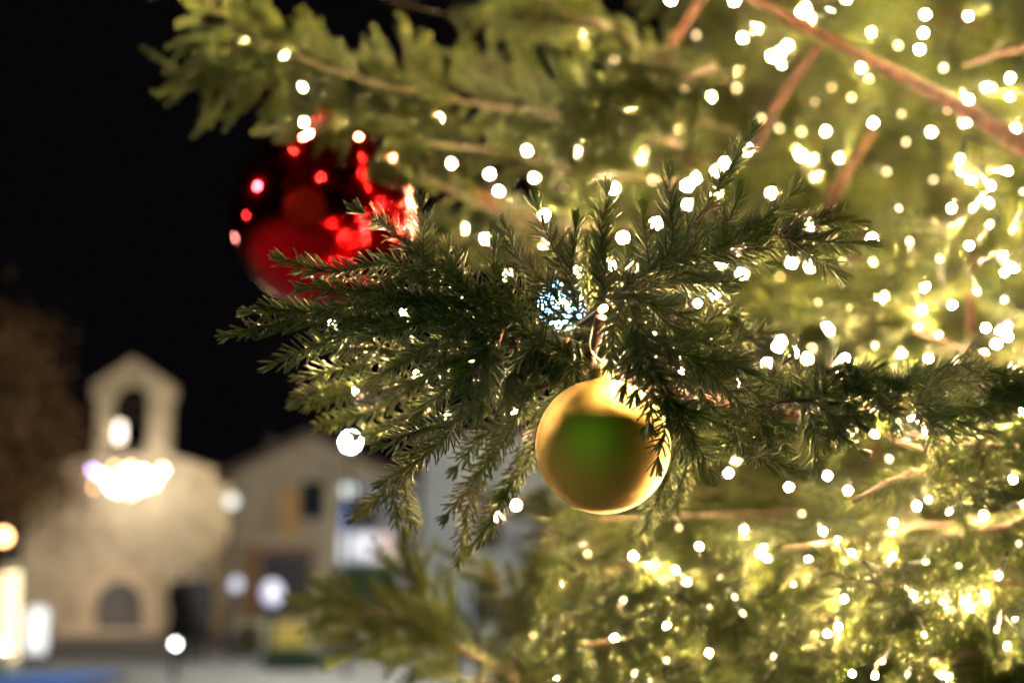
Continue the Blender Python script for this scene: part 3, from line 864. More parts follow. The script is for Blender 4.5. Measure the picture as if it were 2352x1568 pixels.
# --- the bough reaching right at mid height, and its lower neighbour
right_bough = tube_obj('bough', [fp(p) for p in [(1720, 935, 0.02), (1850, 920, 0.06), (1990, 935, 0.10), (2100, 900, 0.14), (2400, 905, 0.22)]] + [np.array([TRUNK[0] - 0.4, TRUNK[1] - 1.2, 1.75]), np.array([TRUNK[0], TRUNK[1], 1.8])],
                       0.002, 0.016, M['twig'], tree, 8, 0.02)
RIGHT_MID = [
    [(1990, 925, 0.1), (1900, 910, 0.09), (1800, 925, 0.06), (1700, 950, 0.03)],
    [(1735, 905, 0.05), (1765, 870, 0.05), (1800, 833, 0.05)],
    [(1850, 905, 0.08), (1840, 870, 0.08), (1824, 832, 0.08)],
    [(1872, 900, 0.08), (1890, 865, 0.07), (1915, 826, 0.06)],
    [(1915, 885, 0.08), (1960, 862, 0.08), (2010, 843, 0.08)],
    [(1990, 920, 0.1), (2050, 900, 0.1), (2098, 886, 0.1), (2200, 875, 0.1), (2322, 866, 0.12)],
    [(2060, 905, 0.1), (2120, 860, 0.1), (2190, 838, 0.1), (2270, 850, 0.1)],
    [(2090, 925, 0.09), (2160, 933, 0.08), (2252, 935, 0.08)],
    [(2110, 930, 0.09), (2170, 955, 0.08), (2258, 990, 0.08)],
    [(2100, 930, 0.08), (2130, 965, 0.07), (2176, 990, 0.06)],
    [(2120, 950, 0.1), (2135, 1000, 0.1), (2148, 1040, 0.1)],
    [(2250, 900, 0.13), (2300, 890, 0.14), (2380, 880, 0.14)],
    [(2260, 920, 0.13), (2320, 925, 0.14), (2400, 940, 0.14)],
    [(2030, 910, 0.1), (2045, 930, 0.08), (2060, 975, 0.06)],
    [(1840, 940, 0.08), (1860, 990, 0.08), (1876, 1075, 0.08)],
    [(1850, 945, 0.08), (1900, 980, 0.08), (1968, 1030, 0.08)],
    [(1760, 940, 0.05), (1790, 1000, 0.05), (1810, 1060, 0.05)],
    [(1700, 1010, 0.0), (1740, 1040, -0.01), (1780, 1062, -0.01), (1830, 1080, -0.01)],
    [(1690, 960, 0.03), (1700, 1010, 0.02), (1660, 1030, 0.0)],
    [(1920, 900, 0.09), (1970, 880, 0.07), (2010, 870, 0.06)],
    [(1800, 910, 0.07), (1780, 880, 0.06), (1740, 860, 0.06)],
    [(1960, 930, 0.1), (1930, 960, 0.1), (1905, 1010, 0.1)],
    [(1900, 920, 0.12), (1850, 880, 0.14), (1790, 860, 0.16)],
    [(1730, 960, 0.06), (1680, 1000, 0.06), (1650, 1050, 0.06)],
    # seen nearly end-on
    [(2100, 895, 0.16), (2120, 892, 0.10), (2134, 890, 0.045)],
    [(2000, 910, 0.14), (2015, 904, 0.09), (2022, 900, 0.04)],
    [(1950, 930, 0.14), (1947, 925, 0.09), (1943, 920, 0.05)],
    [(1745, 1040, 0.07), (1743, 1044, 0.02), (1741, 1046, -0.03)],
    [(1765, 990, 0.08), (1764, 1000, 0.03), (1763, 1006, -0.01)],
]
rq = random.Random(15)
for k in range(34):
    x0 = rq.uniform(1720, 2330); y0 = np.interp(x0, [1720, 1850, 1990, 2100, 2352], [935, 920, 932, 905, 905]) + rq.uniform(-12, 22)
    a_ = rq.choice((-1, 1)) * rq.uniform(0.3, 1.3) + (math.pi if rq.random() < 0.35 else 0); l_ = rq.uniform(60, 110)
    d_ = np.interp(x0, [1720, 1850, 1990, 2100, 2352], [0.02, 0.06, 0.10, 0.13, 0.2]) + rq.uniform(-0.02, 0.03)
    RIGHT_MID.append([(x0, y0, d_), (x0 + l_ * 0.5 * math.cos(a_), y0 + l_ * 0.45 * math.sin(a_), d_ - 0.01), (x0 + l_ * math.cos(a_), y0 + l_ * 0.8 * math.sin(a_) + 6, d_ + rq.uniform(-0.04, 0.02))])
for p in RIGHT_MID: add_sprig(right_bough, p)

low_bough = tube_obj('bough', [fp(p) for p in [(1960, 1150, 0.22), (2060, 1098, 0.26), (2200, 1060, 0.28), (2420, 1040, 0.34)]] + [np.array([TRUNK[0] - 0.2, TRUNK[1] - 1.2, 1.55]), np.array([TRUNK[0], TRUNK[1], 1.6])],
                     0.003, 0.02, M['twig'], tree, 8, 0.02)
LOW_RIGHT = [
    [(2180, 1065, 0.28), (2100, 1085, 0.27), (2040, 1105, 0.26), (1960, 1150, 0.25)],
    [(2400, 1040, 0.33), (2320, 1035, 0.3), (2240, 1050, 0.28), (2140, 1070, 0.27)],
    [(2300, 1040, 0.3), (2320, 1000, 0.3), (2370, 960, 0.3)],
    [(2230, 1050, 0.28), (2260, 1010, 0.28), (2320, 980, 0.28)],
    [(2150, 1070, 0.26), (2180, 1030, 0.26), (2230, 1000, 0.26)],
    [(2280, 1050, 0.3), (2330, 1070, 0.3), (2390, 1090, 0.3)],
    [(2120, 1080, 0.25), (2140, 1120, 0.24), (2190, 1160, 0.22)],
    [(2190, 1100, 0.2), (2240, 1110, 0.2), (2300, 1125, 0.2)],
    [(2205, 1140, 0.26), (2206, 1150, 0.2), (2207, 1156, 0.15)],
    [(2206, 1130, 0.22), (2250, 1140, 0.21), (2275, 1150, 0.2)],
    [(2060, 1095, 0.26), (2040, 1140, 0.26), (2000, 1170, 0.26)],
    [(2200, 1060, 0.28), (2190, 1110, 0.28), (2160, 1150, 0.28)],
    [(2260, 1050, 0.28), (2250, 1090, 0.28), (2240, 1130, 0.27)],
    [(2200, 1170, 0.42), (2220, 1220, 0.44), (2215, 1290, 0.46), (2195, 1360, 0.5)],
    [(1830, 1120, 0.5), (1880, 1130, 0.5), (1950, 1150, 0.5)],
    [(1560, 1090, 0.3), (1520, 1150, 0.3), (1470, 1250, 0.32)],
    [(1900, 1215, 0.6), (1895, 1290, 0.6), (1890, 1380, 0.62)],
]
for p in LOW_RIGHT: add_sprig(low_bough, p)

# ------------------------------------------------------------------ blurred boughs that stand out of the crown's outline
BLUR = []
def blurred_bough(stem, r0, r1, tips, reps=2):
    b = tube_obj('bough', [at(*p) for p in stem], r0 * 0.35, r1 * 0.5, M['twig'], tree, 7, 0.03)
    for t in tips:
        P0, P1 = at(*t[0]), at(*t[-1])
        l = float(np.linalg.norm(P1 - P0))
        BLUR.append((P0, (P1 - P0) / l, max(0.66, l / 0.115)))
        for rep in range(reps):
            dj = (P1 - P0) / l + rng.normal(0, 0.33, 3)
            BLUR.append((P0 + (P1 - P0) * rng.uniform(0, 0.45) + rng.normal(0, 0.012, 3), dj / np.linalg.norm(dj), 0.66))
    return b

def fan(stem, n, length, spread=0.9, seed=1, d_jit=0.05, start=0.0):
    "twigs along a stem given in picture units (x, y, depth), tip last"
    r = random.Random(seed)
    S = np.array(stem, float)
    acc = np.concatenate([[0], np.cumsum(np.linalg.norm(np.diff(S[:, :2], axis=0), axis=1))])
    out = []
    for i in range(n):
        u = start + (1 - start) * (i + r.random() * 0.6) / n
        s = u * acc[-1]
        b = np.array([np.interp(s, acc, S[:, k]) for k in range(3)])
        e = np.array([np.interp(min(s + 20, acc[-1]), acc, S[:, k]) for k in range(3)])
        f = np.array([np.interp(max(s - 20, 0), acc, S[:, k]) for k in range(3)])
        d = (e - f)[:2]; d /= np.linalg.norm(d) + 1e-9
        ang = (1 if i % 2 else -1) * r.uniform(0.35, 1) * spread
        if i >= n - 1: ang = 0
        c, si = math.cos(ang), math.sin(ang)
        v = np.array([c * d[0] - si * d[1], si * d[0] + c * d[1]])
        l = length * r.uniform(0.7, 1.25)
        dj = r.uniform(-d_jit, d_jit)
        m = (b[0] + v[0] * l * 0.5, b[1] + v[1] * l * 0.5, b[2] + dj * 0.5)
        t = (b[0] + v[0] * l, b[1] + v[1] * l + 4, b[2] + dj)
        out.append([tuple(b), m, t])
    return out

# upper left, above the red bauble
UL = [(1560, 330, 2.9), (1300, 270, 2.7), (1050, 232, 2.5), (840, 185, 2.35), (680, 130, 2.25), (540, 60, 2.2), (450, -40, 2.2)]
UL2 = [(760, 160, 2.3), (640, 150, 2.25), (540, 160, 2.25), (450, 190, 2.25)]
UL3 = [(950, 215, 2.45), (840, 240, 2.4), (740, 265, 2.4), (690, 262, 2.4)]
blurred_bough(UL, 0.016, 0.004, fan(UL, 44, 105, 1.0, 3, 0.08, 0.12) + fan(UL2, 15, 75, 0.9, 5) + fan(UL3, 14, 70, 0.8, 6) +
              [[(900, 200, 2.4), (885, 140, 2.4), (878, 88, 2.4)], [(960, 220, 2.45), (945, 130, 2.45), (940, 66, 2.45)], [(985, 225, 2.45), (985, 160, 2.45), (990, 110, 2.45)],
               [(880, 200, 2.4), (860, 150, 2.4), (850, 115, 2.4)], [(1010, 230, 2.5), (1015, 180, 2.5), (1010, 135, 2.5)],
               [(700, 130, 2.28), (640, 90, 2.28), (610, 60, 2.28)], [(600, 90, 2.2), (560, 30, 2.2), (540, -20, 2.2)], [(520, 60, 2.2), (470, 80, 2.2), (432, 92, 2.2)],
               [(560, 160, 2.25), (500, 150, 2.25), (440, 160, 2.25)], [(640, 170, 2.25), (600, 205, 2.25), (560, 225, 2.25)], [(700, 170, 2.3), (650, 210, 2.3), (612, 238, 2.3)]])
# boughs right of it, deeper
for k, st in enumerate(([(1700, 300, 3.2), (1450, 250, 3.0), (1250, 190, 2.9), (1080, 130, 2.9)],
                        [(1700, 200, 3.1), (1500, 110, 3.0), (1300, 50, 2.9), (1120, 20, 2.9)],
                        [(1600, 420, 3.2), (1350, 400, 2.9), (1150, 350, 2.6), (990, 330, 2.35), (880, 300, 2.3)],
                        [(1600, 520, 3.3), (1350, 520, 3.0), (1150, 490, 2.7), (1020, 430, 2.4), (930, 400, 2.3)],
                        [(1400, 60, 2.7), (1280, 20, 2.6), (1170, -20, 2.6)],
                        [(1640, 150, 2.3), (1540, 200, 2.2), (1440, 240, 2.15), (1350, 270, 2.15)],
                        [(1500, 640, 3.6), (1300, 610, 3.5), (1120, 570, 3.4), (1000, 540, 3.3)])):
    blurred_bough(st, 0.016, 0.004, fan(st, 26, 85 if k != 5 else 120, 1.0, 30 + k, 0.12, 0.08))
# lower left
LL = [(1330, 1620, 2.3), (1200, 1560, 2.25), (1085, 1505, 2.2), (1000, 1460, 2.2), (880, 1410, 2.2), (790, 1385, 2.2), (725, 1372, 2.2)]
LL2 = [(1080, 1500, 2.2), (980, 1490, 2.2), (890, 1475, 2.2), (815, 1468, 2.2)]
LL3 = [(1060, 1490, 2.2), (1010, 1420, 2.2), (960, 1350, 2.2), (935, 1305, 2.2)]
blurred_bough(LL, 0.030, 0.008, reps=1, tips=fan(LL, 22, 85, 0.9, 50, 0.06, 0.45) + fan(LL2, 12, 70, 0.8, 51) + fan(LL3, 12, 70, 0.8, 52) +
              [[(1060, 1480, 2.2), (1050, 1420, 2.2), (1025, 1340, 2.2)], [(1110, 1510, 2.25), (1120, 1450, 2.25), (1090, 1390, 2.25)]])
LM = [(1500, 1700, 2.7), (1350, 1560, 2.6), (1230, 1440, 2.5), (1130, 1330, 2.5), (1090, 1290, 2.5)]
blurred_bough(LM, 0.012, 0.003, reps=1, tips=fan(LM, 14, 85, 1.0, 60, 0.1, 0.15))
LN = [(1300, 1650, 2.0), (1200, 1600, 2.0), (1080, 1560, 2.0), (980, 1540, 2.0)]
blurred_bough(LN, 0.010, 0.003, reps=1, tips=fan(LN, 9, 70, 1.0, 61, 0.1, 0.1))

# ------------------------------------------------------------------ the mass of the crown
VARIANTS = bpy.data.collections.new('sprig shapes')
variant_meshes = []
for k in range(8):
    l = 0.095 + 0.012 * (k % 4)
    bend = rng.normal(0, 0.010, (2, 2))
    me = sprig_mesh('sprig', [(0, 0, 0), (bend[0, 0] * 0.5, bend[0, 1] * 0.5, l * 0.5), (bend[0, 0] + bend[1, 0], bend[0, 1] + bend[1, 1], l)], 0.0190, 950, 900 + k, 0.00098, 2)
    variant_meshes.append(me)
    vo = bpy.data.objects.new('sprig_shape', me)
    VARIANTS.objects.link(vo)

def rand_perp(d, r):
    v = Vector((r.gauss(0, 1), r.gauss(0, 1), r.gauss(0, 1)))
    v = v - d * v.dot(d)
    return v.normalized()

pt, pdir, pbranch = [], [], []
branches = []
rr = random.Random(5)
az_cam = math.atan2(-TRUNK[1], -TRUNK[0])
z = 0.55
wh = 0
while z < 4.3:
    n_az = 15
    for k in range(n_az):
        az = az_cam + math.radians(-88 + 176 * (k + rr.random() * 0.8) / n_az) * 0.98
        zz = z + rr.uniform(-0.16, 0.16)
        R = tree_radius(zz) + rr.uniform(-0.32, 0.04)
        o = Vector((math.cos(az), math.sin(az), 0))
        sag = rr.uniform(-0.06, 0.14)
        lift = rr.uniform(0.10, 0.3)
        def bp(u, o=o, zz=zz, R=R, sag=sag, lift=lift):
            return Vector((TRUNK[0], TRUNK[1], zz)) + o * (R * u) + Vector((0, 0, -sag * R * u + lift * u ** 3 * 0.6))
        stem = [bp(u) for u in (0.04, 0.25, 0.5, 0.75, 0.9, 0.98)]
        idx = len(branches)
        mine = []
        u = 0.40
        s = 1
        while u < 0.99:
            p = bp(u)
            d = (bp(min(u + 0.02, 1)) - bp(u - 0.02)).normalized()
            lat = d.cross(Vector((0, 0, 1))).normalized() * s
            s = -s
            ln = min(0.48, 0.10 + (1 - u) * R * 0.75) * rr.uniform(0.7, 1.15)
            a = rr.uniform(0.7, 1.0)
            bd = (d * math.cos(a) + lat * math.sin(a) + Vector((0, 0, rr.uniform(-0.75, 0.30)))).normalized()
            m = max(2, int(ln / 0.050))
            for q in range(m + 1):
                f = q / m
                c = p + bd * ln * f
                for side in ((1, -1) if q < m else (0,)):
                    if side == 0:
                        sd = bd
                    else:
                        lv = bd.cross(Vector((0, 0, 1))).normalized() * side
                        sd = (bd * 0.75 + lv * rr.uniform(0.4, 0.9) + Vector((0, 0, rr.uniform(-1.1, 0.6)))).normalized()
                    mine.append((c + rand_perp(sd, rr) * 0.008, sd))
            # upright and hanging twiglets on the stem itself
            if rr.random() < 0.8:
                mine.append((p, (d * 0.6 + Vector((0, 0, rr.choice((0.8, -0.9)))) + lat * rr.uniform(-0.4, 0.4)).normalized()))
            u += rr.uniform(0.026, 0.046)
        for q in range(4):
            mine.append((bp(0.985), (d + rand_perp(d, rr) * rr.uniform(0.1, 0.6)).normalized()))
        branches.append((stem, mine))
    z += 0.165
    wh += 1

# nearer boughs in the lower right, with hanging twigs
FRONT0 = len(branches)
rf = random.Random(31)
for (x, y, d, x2, y2, d2) in ((1240, 1330, 1.95, 1700, 1290, 2.5), (1380, 1190, 1.85, 1800, 1180, 2.4), (1330, 1480, 1.8, 1800, 1430, 2.3), (1560, 1330, 1.75, 2050, 1280, 2.25), (1600, 1520, 1.7, 2050, 1480, 2.2),
                              (1800, 1260, 1.7, 2250, 1200, 2.1), (1880, 1420, 1.62, 2300, 1370, 2.05), (2060, 1250, 1.62, 2500, 1180, 1.95), (2100, 1520, 1.58, 2500, 1450, 1.95), (2240, 1350, 1.55, 2600, 1290, 1.85), (1480, 1600, 1.75, 1900, 1580, 2.2), (1760, 1600, 1.7, 2200, 1560, 2.1)):
    A = Vector(at(x, y, d)); B = Vector(at(x2, y2, d2)); T0 = Vector((TRUNK[0], TRUNK[1], B.z + 0.1))
    dirn = (A - B).normalized()
    mine = []
    n_ = 10
    L_ = (A - B).length
    for q in range(n_):
        u = (q + rf.random()) / n_
        p = B.lerp(A, u)
        lat = dirn.cross(Vector((0, 0, 1))).normalized() * (1 if q % 2 else -1)
        ln = rf.uniform(0.10, 0.24) * (1.1 - 0.5 * u)
        bd = (dirn * 0.7 + lat * 0.8 + Vector((0, 0, rf.uniform(-1.1, 0.2)))).normalized()
        m = max(1, int(ln / 0.055))
        for k in range(m + 1):
            c = p + bd * ln * k / m
            for side in ((1, -1) if k < m else (0,)):
                lv = bd.cross(Vector((0, 0, 1))).normalized() * side
                sd = (bd * 0.9 + lv * rf.uniform(0.4, 0.9) + Vector((0, 0, rf.uniform(-1.3, 0.2)))).normalized()
                mine.append((c, sd))
    mine.append((A, dirn)); mine.append((A, (dirn + Vector((0, 0, -0.6))).normalized()))
    branches.append(([T0, T0.lerp(B, 0.6), B, B.lerp(A, 0.5), A], mine))

# keep what stands in or near the view, and leave the air in front of the bauble's bough free
keep_pts, keep_dir, keep_br = [], [], []
for i, (stem, mine) in enumerate(branches):
    P = np.array([tuple(m[0]) for m in mine]); D = np.array([tuple(m[1]) for m in mine])
    X, Y, Z = project(P + D * 0.05)
    X2, Y2, Z2 = project(P + D * 0.12)
    ok = (X > -300) & (X < 3000) & (Y > -500) & (Y < 2050) & (Z > 0.6)
    # the tree goes on to the right of the view; fewer twigs do there
    out = (P[:, 0] > 0.35 * np.maximum(P[:, 1], 0)) & (X > 2450) | (Z < 0.6)
    thin = rng.random(len(P)) < 0.35
    ok |= out & thin & (P[:, 1] > -1.5) & (np.linalg.norm(P - CAMP, axis=1) > 1.2)
    ok &= ~out | thin
    near = np.interp(X, [1000, 1500, 1750, 2000, 2352, 3000], [2.5, 2.25, 1.95, 1.75, 1.6, 1.3]) - np.interp(X, [1200, 1700, 2352], [0.45, 0.42, 0.12]) * np.clip((Y - 1000) / 120, 0, 1)
    zz = np.minimum(Z, Z2)
    ok &= (zz > near) | out | (i >= FRONT0)
    # outline of the crown: no loose twig left of the standing-out boughs
    edge = np.interp(Y, [-500, 0, 120, 300, 700, 1000, 1250, 1400, 1568, 2000], [1150, 1150, 1120, 1010, 1080, 1180, 1190, 1150, 1120, 1050])
    ok &= (np.minimum(X, X2) > edge) | out
    for j in np.nonzero(ok)[0]:
        keep_pts.append(P[j]); keep_dir.append(D[j]); keep_br.append(i)
keep_pts = np.array(keep_pts); keep_dir = np.array(keep_dir); keep_br = np.array(keep_br)
print('crown sprigs', len(keep_pts), 'of', sum(len(b[1]) for b in branches))

bough_of = {}
for i in sorted(set(keep_br.tolist())):
    pts = [np.array(p) for p in branches[i][0]]
    X, Y, Z = project(np.array(pts))
    sel = keep_pts[keep_br == i]
    # the stem ends where its last twig sits
    far = np.linalg.norm(sel[:, :2] - TRUNK, axis=1).max() + 0.01
    S = spline(pts, 0.05)
    S = S[np.linalg.norm(S[:, :2] - TRUNK, axis=1) <= far]
    if len(S) < 4: continue
    V, F = tube_np(S, np.linspace(0.011, 0.003, len(S)), 7)
    bough_of[i] = obj('bough', mesh_np('bough', V, [F], mats=[M['bough_dark']]), tree)

# the 300 twigs that show largest stand as parts of their bough, the others as one mass
X, Y, Z = project(keep_pts + keep_dir * 0.05)
inside = (X > 0) & (X < PW) & (Y > 0) & (Y < PH)
order = np.argsort(np.where(inside, Z, 99))
n_single = max(0, 298 - N_SPRIG[0])
single = set(int(j) for j in order[:n_single])

def quat_for(d, roll):
    q = Vector(d).to_track_quat('Z', 'Y')
    return q @ Quaternion((0, 0, 1), roll)

rest_p, rest_r, rest_s, rest_i = [], [], [], []
for j in range(len(keep_pts)):
    q = quat_for(keep_dir[j], rr.uniform(0, 6.28))
    sc = rr.uniform(0.8, 1.15)
    k = rr.randrange(8)
    b = bough_of.get(int(keep_br[j]))
    if j in single and b is not None:
        o = bpy.data.objects.new('sprig', variant_meshes[k])
        o.location = keep_pts[j]
        o.rotation_euler = q.to_euler()
        o.scale = (sc, sc, sc)
        COL.objects.link(o)
        child(o, b)
    else:
        rest_p.append(keep_pts[j]); rest_r.append(tuple(q.to_euler())); rest_s.append(sc); rest_i.append(k)

for p_, d_, s_ in BLUR:
    q = quat_for(d_, rr.uniform(0, 6.28))
    rest_p.append(p_); rest_r.append(tuple(q.to_euler())); rest_s.append(s_); rest_i.append(rr.randrange(8))
fo = bpy.data.meshes.new('foliage')
fo.vertices.add(len(rest_p))
fo.vertices.foreach_set('co', (np.array(rest_p) - np.array([TRUNK[0], TRUNK[1], 0])).astype(np.float32).ravel())
a = fo.attributes.new('turn', 'FLOAT_VECTOR', 'POINT'); a.data.foreach_set('vector', np.array(rest_r, np.float32).ravel())
a = fo.attributes.new('size', 'FLOAT', 'POINT'); a.data.foreach_set('value', np.array(rest_s, np.float32))
a = fo.attributes.new('shape', 'INT', 'POINT'); a.data.foreach_set('value', np.array(rest_i, np.int32))
foliage = bpy.data.objects.new('foliage', fo)
COL.objects.link(foliage)
foliage.parent = tree
foliage['kind'] = 'stuff'
ng = bpy.data.node_groups.new('spread sprigs', 'GeometryNodeTree')
ng.interface.new_socket('Geometry', in_out='INPUT', socket_type='NodeSocketGeometry')
ng.interface.new_socket('Geometry', in_out='OUTPUT', socket_type='NodeSocketGeometry')
gi = ng.nodes.new('NodeGroupInput'); go = ng.nodes.new('NodeGroupOutput')
iop = ng.nodes.new('GeometryNodeInstanceOnPoints')
ci = ng.nodes.new('GeometryNodeCollectionInfo')
ci.inputs['Collection'].default_value = VARIANTS
ci.inputs['Separate Children'].default_value = True
ci.inputs['Reset Children'].default_value = True
def named(n, t):
    x = ng.nodes.new('GeometryNodeInputNamedAttribute'); x.data_type = t; x.inputs['Name'].default_value = n
    return x.outputs['Attribute']
e2r = ng.nodes.new('FunctionNodeEulerToRotation')
ng.links.new(named('turn', 'FLOAT_VECTOR'), e2r.inputs[0])
iop.inputs['Pick Instance'].default_value = True
ng.links.new(gi.outputs[0], iop.inputs['Points'])
ng.links.new(ci.outputs[0], iop.inputs['Instance'])
ng.links.new(named('shape', 'INT'), iop.inputs['Instance Index'])
ng.links.new(e2r.outputs[0], iop.inputs['Rotation'])
ng.links.new(named('size', 'FLOAT'), iop.inputs['Scale'])
ng.links.new(iop.outputs[0], go.inputs[0])
md = foliage.modifiers.new('spread', 'NODES')
md.node_group = ng

# ------------------------------------------------------------------ bare stems that show between the twigs
for st, r0, r1 in (
    ([(1690, -25, 2.5), (1870, 72, 2.45), (1985, 132, 2.4), (2150, 218, 2.25), (2270, 285, 2.12), (2400, 372, 2.0)], 0.009, 0.020),
    ([(2400, 100, 1.9), (2300, 122, 2.0), (2215, 150, 2.1)], 0.012, 0.004),
    ([(2012, 290, 2.5), (1965, 370, 2.5), (1930, 430, 2.5), (1898, 490, 2.55)], 0.008, 0.010),
    ([(1880, 108, 2.45), (1820, 190, 2.5), (1770, 265, 2.5), (1735, 340, 2.55)], 0.009, 0.011),
    ([(1622, -20, 2.6), (1580, 50, 2.6), (1535, 115, 2.6), (1490, 185, 2.65)], 0.012, 0.010),
    ([(985, 375, 3.0), (1060, 425, 3.05), (1140, 470, 3.1), (1225, 515, 3.15), (1300, 560, 3.2)], 0.012, 0.020),
    ([(1090, 1508, 2.25), (1150, 1540, 2.25), (1240, 1590, 2.3)], 0.012, 0.015),
    ([(2238, 520, 2.2), (2232, 640, 2.2), (2228, 760, 2.2)], 0.007, 0.008),
    ([(2075, 930, 2.3), (2020, 1000, 2.3), (1995, 1060, 2.3)], 0.011, 0.009),
    ([(1905, 450, 2.6), (1935, 400, 2.6), (1975, 360, 2.6)], 0.006, 0.008),
):
    tube_obj('stem', [at(*p) for p in st], r0 * 0.78, r1 * 0.78, M['bough'], tree, 9, 0.02)

# ------------------------------------------------------------------ the light strings
LIGHTS = [  # x, y of the photograph
    (645,128),(705,285),(803,293),(885,280),(905,240),(1042,371),(990,416),(1150,292),(1115,362),(1210,354),(1124,407),(1143,442),(1163,463),(1230,413),
    (1343,326),(1328,342),(1335,75),(1346,97),(1412,432),(1070,518),(1110,548),(1163,632),(1245,495),(1255,558),(1428,548),(1404,600),(1330,625),(1290,430),
    (1480,345),(1575,205),(1410,132),(1600,85),(1575,475),(1510,515),(1640,390),(1660,378),(1765,447),(1815,598),(1700,630),(1635,675),(1665,710),(2000,545),
    (1855,512),(1912,540),(1543,2),(1852,19),(1937,2),(1712,84),(1771,125),(1793,115),(1796,145),(1819,114),(1970,154),(2029,161),(1994,77),(2121,75),(2118,115),
    (2118,32),(2217,43),(2059,101),(2324,171),(2256,206),(2274,197),(2206,222),(2223,228),(2329,219),(2328,299),(2345,327),(2007,283),(1904,302),(1838,299),
    (1788,293),(2065,259),(2131,302),(1922,366),(2032,393),(2207,355),(2223,410),(2271,418),(2305,391),(2188,475),(2276,475),(2268,523),(2063,476),(2225,563),
    (2293,590),(2301,617),(2322,611),(2127,650),(2116,701),(2177,698),(2004,684),(1957,712),(1906,753),(2110,751),(2153,770),(2265,752),(2297,755),(2305,772),
    (2284,783),(2307,686),(2321,742),(2001,596),(1795,777),(1795,796),(1821,809),(1769,837),(1852,830),(1932,827),(1934,864),(1905,760),(2132,817),(1959,984),
    (2092,962),(2111,968),(2078,1012),(2041,1052),(1676,1088),(1808,1117),(1948,1121),(1898,1087),(1709,1212),(1888,1215),(2054,1193),(2103,1155),(2130,1142),
    (2179,1169),(2261,1178),(2328,1095),(2347,1158),(2350,949),(1741,1271),(1758,1255),(1758,1278),(1865,1289),(1927,1245),(1953,1268),(1941,1368),(2094,1362),
    (2046,1280),(2157,1386),(2253,1359),(2234,1404),(2297,1313),(1919,1432),(1898,1456),(2011,1544),(2179,1550),(2157,1557),(1957,1546),(2030,1514),(2316,1476),
    (2335,1429),(2085,1541),(1291,1339),(1214,1421),(1229,1454),(1256,1218),(1328,1235),(1350,1274),(1455,1276),(1485,1298),(1268,1560),(1414,1461),(1362,1527),
    (1458,1546),(1188,1165),(1140,1185),(1611,1259),(1557,1313),(1576,1338),(1487,1301),(1685,1367),(1703,1403),(1627,1399),(1533,1430),(1631,1492),(1470,1540),
]
NEAR = [(1375, 716, 1.295), (1090, 832, 1.43), (1997, 990, 1.36), (1500, 765, 1.30), (1030, 955, 1.6), (1600, 700, 1.55), (1690, 880, 1.6), (1250, 850, 1.52),
        (2120, 985, 1.50), (2240, 940, 1.55), (1290, 700, 1.5), (960, 860, 1.62), (690, 195, 2.5), (560, 95, 2.42), (890, 175, 2.6), (1000, 270, 2.8),
        (930, 722, 1.42), (765, 745, 1.45), (820, 900, 1.58), (1190, 940, 1.56), (1060, 690, 1.40), (1560, 850, 1.38)]  # NEAR also holds hidden bulbs, added to light the boughs
AIMS = {(1090, 832): (-0.4, -0.8, -0.4), (930, 722): (-0.2, -1, 0.25), (765, 745): (-0.1, -1, 0.1), (820, 900): (-0.2, -1, 0.2), (1190, 940): (-0.6, -0.7, -0.3), (1600, 700): (0.1, -1, 0.1), (1500, 765): (0.35, -0.8, -0.4), (1250, 850): (-0.5, -0.8, -0.1), (1185, 800): (-0.5, -0.8, -0.2), (1560, 850): (0.3, -0.9, -0.3), (1690, 880): (0.2, -1, -0.2), (1060, 690): (-0.3, -1, 0.3), (960, 860): (-0.3, -1, -0.2), (1290, 700): (0.0, -1, 0.5)}
RED_DEEP = 3.0
segs = np.stack([keep_pts + keep_dir * t for t in (0.015, 0.045, 0.075, 0.105)], 1)
SEG = segs.reshape(-1, 3)
SX, SY, SZ = project(SEG)
SX = np.where(SZ > 0.3, SX, 1e6)

def bulb_depth(x, y):
    if y < 900:
        want = np.interp(x, [600, 760, 900, 1100, 1450, 1750, 2050, 2352], [2.45, 2.65, 2.75, 2.95, 3.0, 2.85, 2.6, 2.25])
    else:
        want = np.interp(x, [1150, 1300, 1500, 1800, 2352], [2.6, 3.0, 2.3, 2.15, 1.9])
    # a bulb hangs on the outside of the foliage it is clipped to
    r = ((SX - x) ** 2 + (SY - y) ** 2) ** 0.5 * SZ / FPX
    hit = SZ[(r < 0.020) & (SZ > 0.8)]
    first = hit.min() - (0.035 if y < 900 else 0.0) if len(hit) else 99
    return min(want, max(first, want - 0.7, 1.5))

DIM = {(885,280),(905,240),(1290,430),(1480,345),(1575,205),(1410,132),(1600,85),(1819,114),(2059,101),(1838,299),(1788,293),(2065,259),(1912,540),(2110,751),(2001,596),(2041,1052),
       (1685,1367),(2063,476),(2307,686),(2268,523),(1150,292),(1115,362),(1346,97),(2032,393),(2274,197),(1957,712),(2153,770),(1703,1403),(1627,1399),(1350,1274),(1229,1454),(2130,1142),(2030,1514),(2085,1541),(1362,1527)}
rd = random.Random(12)
MORE = [(840, 460), (1000, 268), (1265, 360), (1500, 410), (1560, 300), (1690, 200), (1745, 270), (1830, 335), (1870, 240), (1905, 205), (1955, 230), (1990, 180), (2080, 330), (2150, 410), (2090, 560), (2040, 640), (2160, 600),
        (2240, 660), (2330, 520), (2240, 470), (2180, 250), (2290, 120), (2170, 150), (2350, 440), (1790, 640), (1880, 690), (1940, 600), (1870, 800), (2010, 790), (2060, 840), (2200, 820), (2330, 840), (1560, 1210), (1660, 1320), (1820, 1340),
        (1990, 1330), (2120, 1290), (2200, 1300), (2340, 1250), (2290, 1440), (2120, 1450), (1780, 1500), (1840, 1180), (1430, 1380), (1320, 1420), (1530, 1520)]
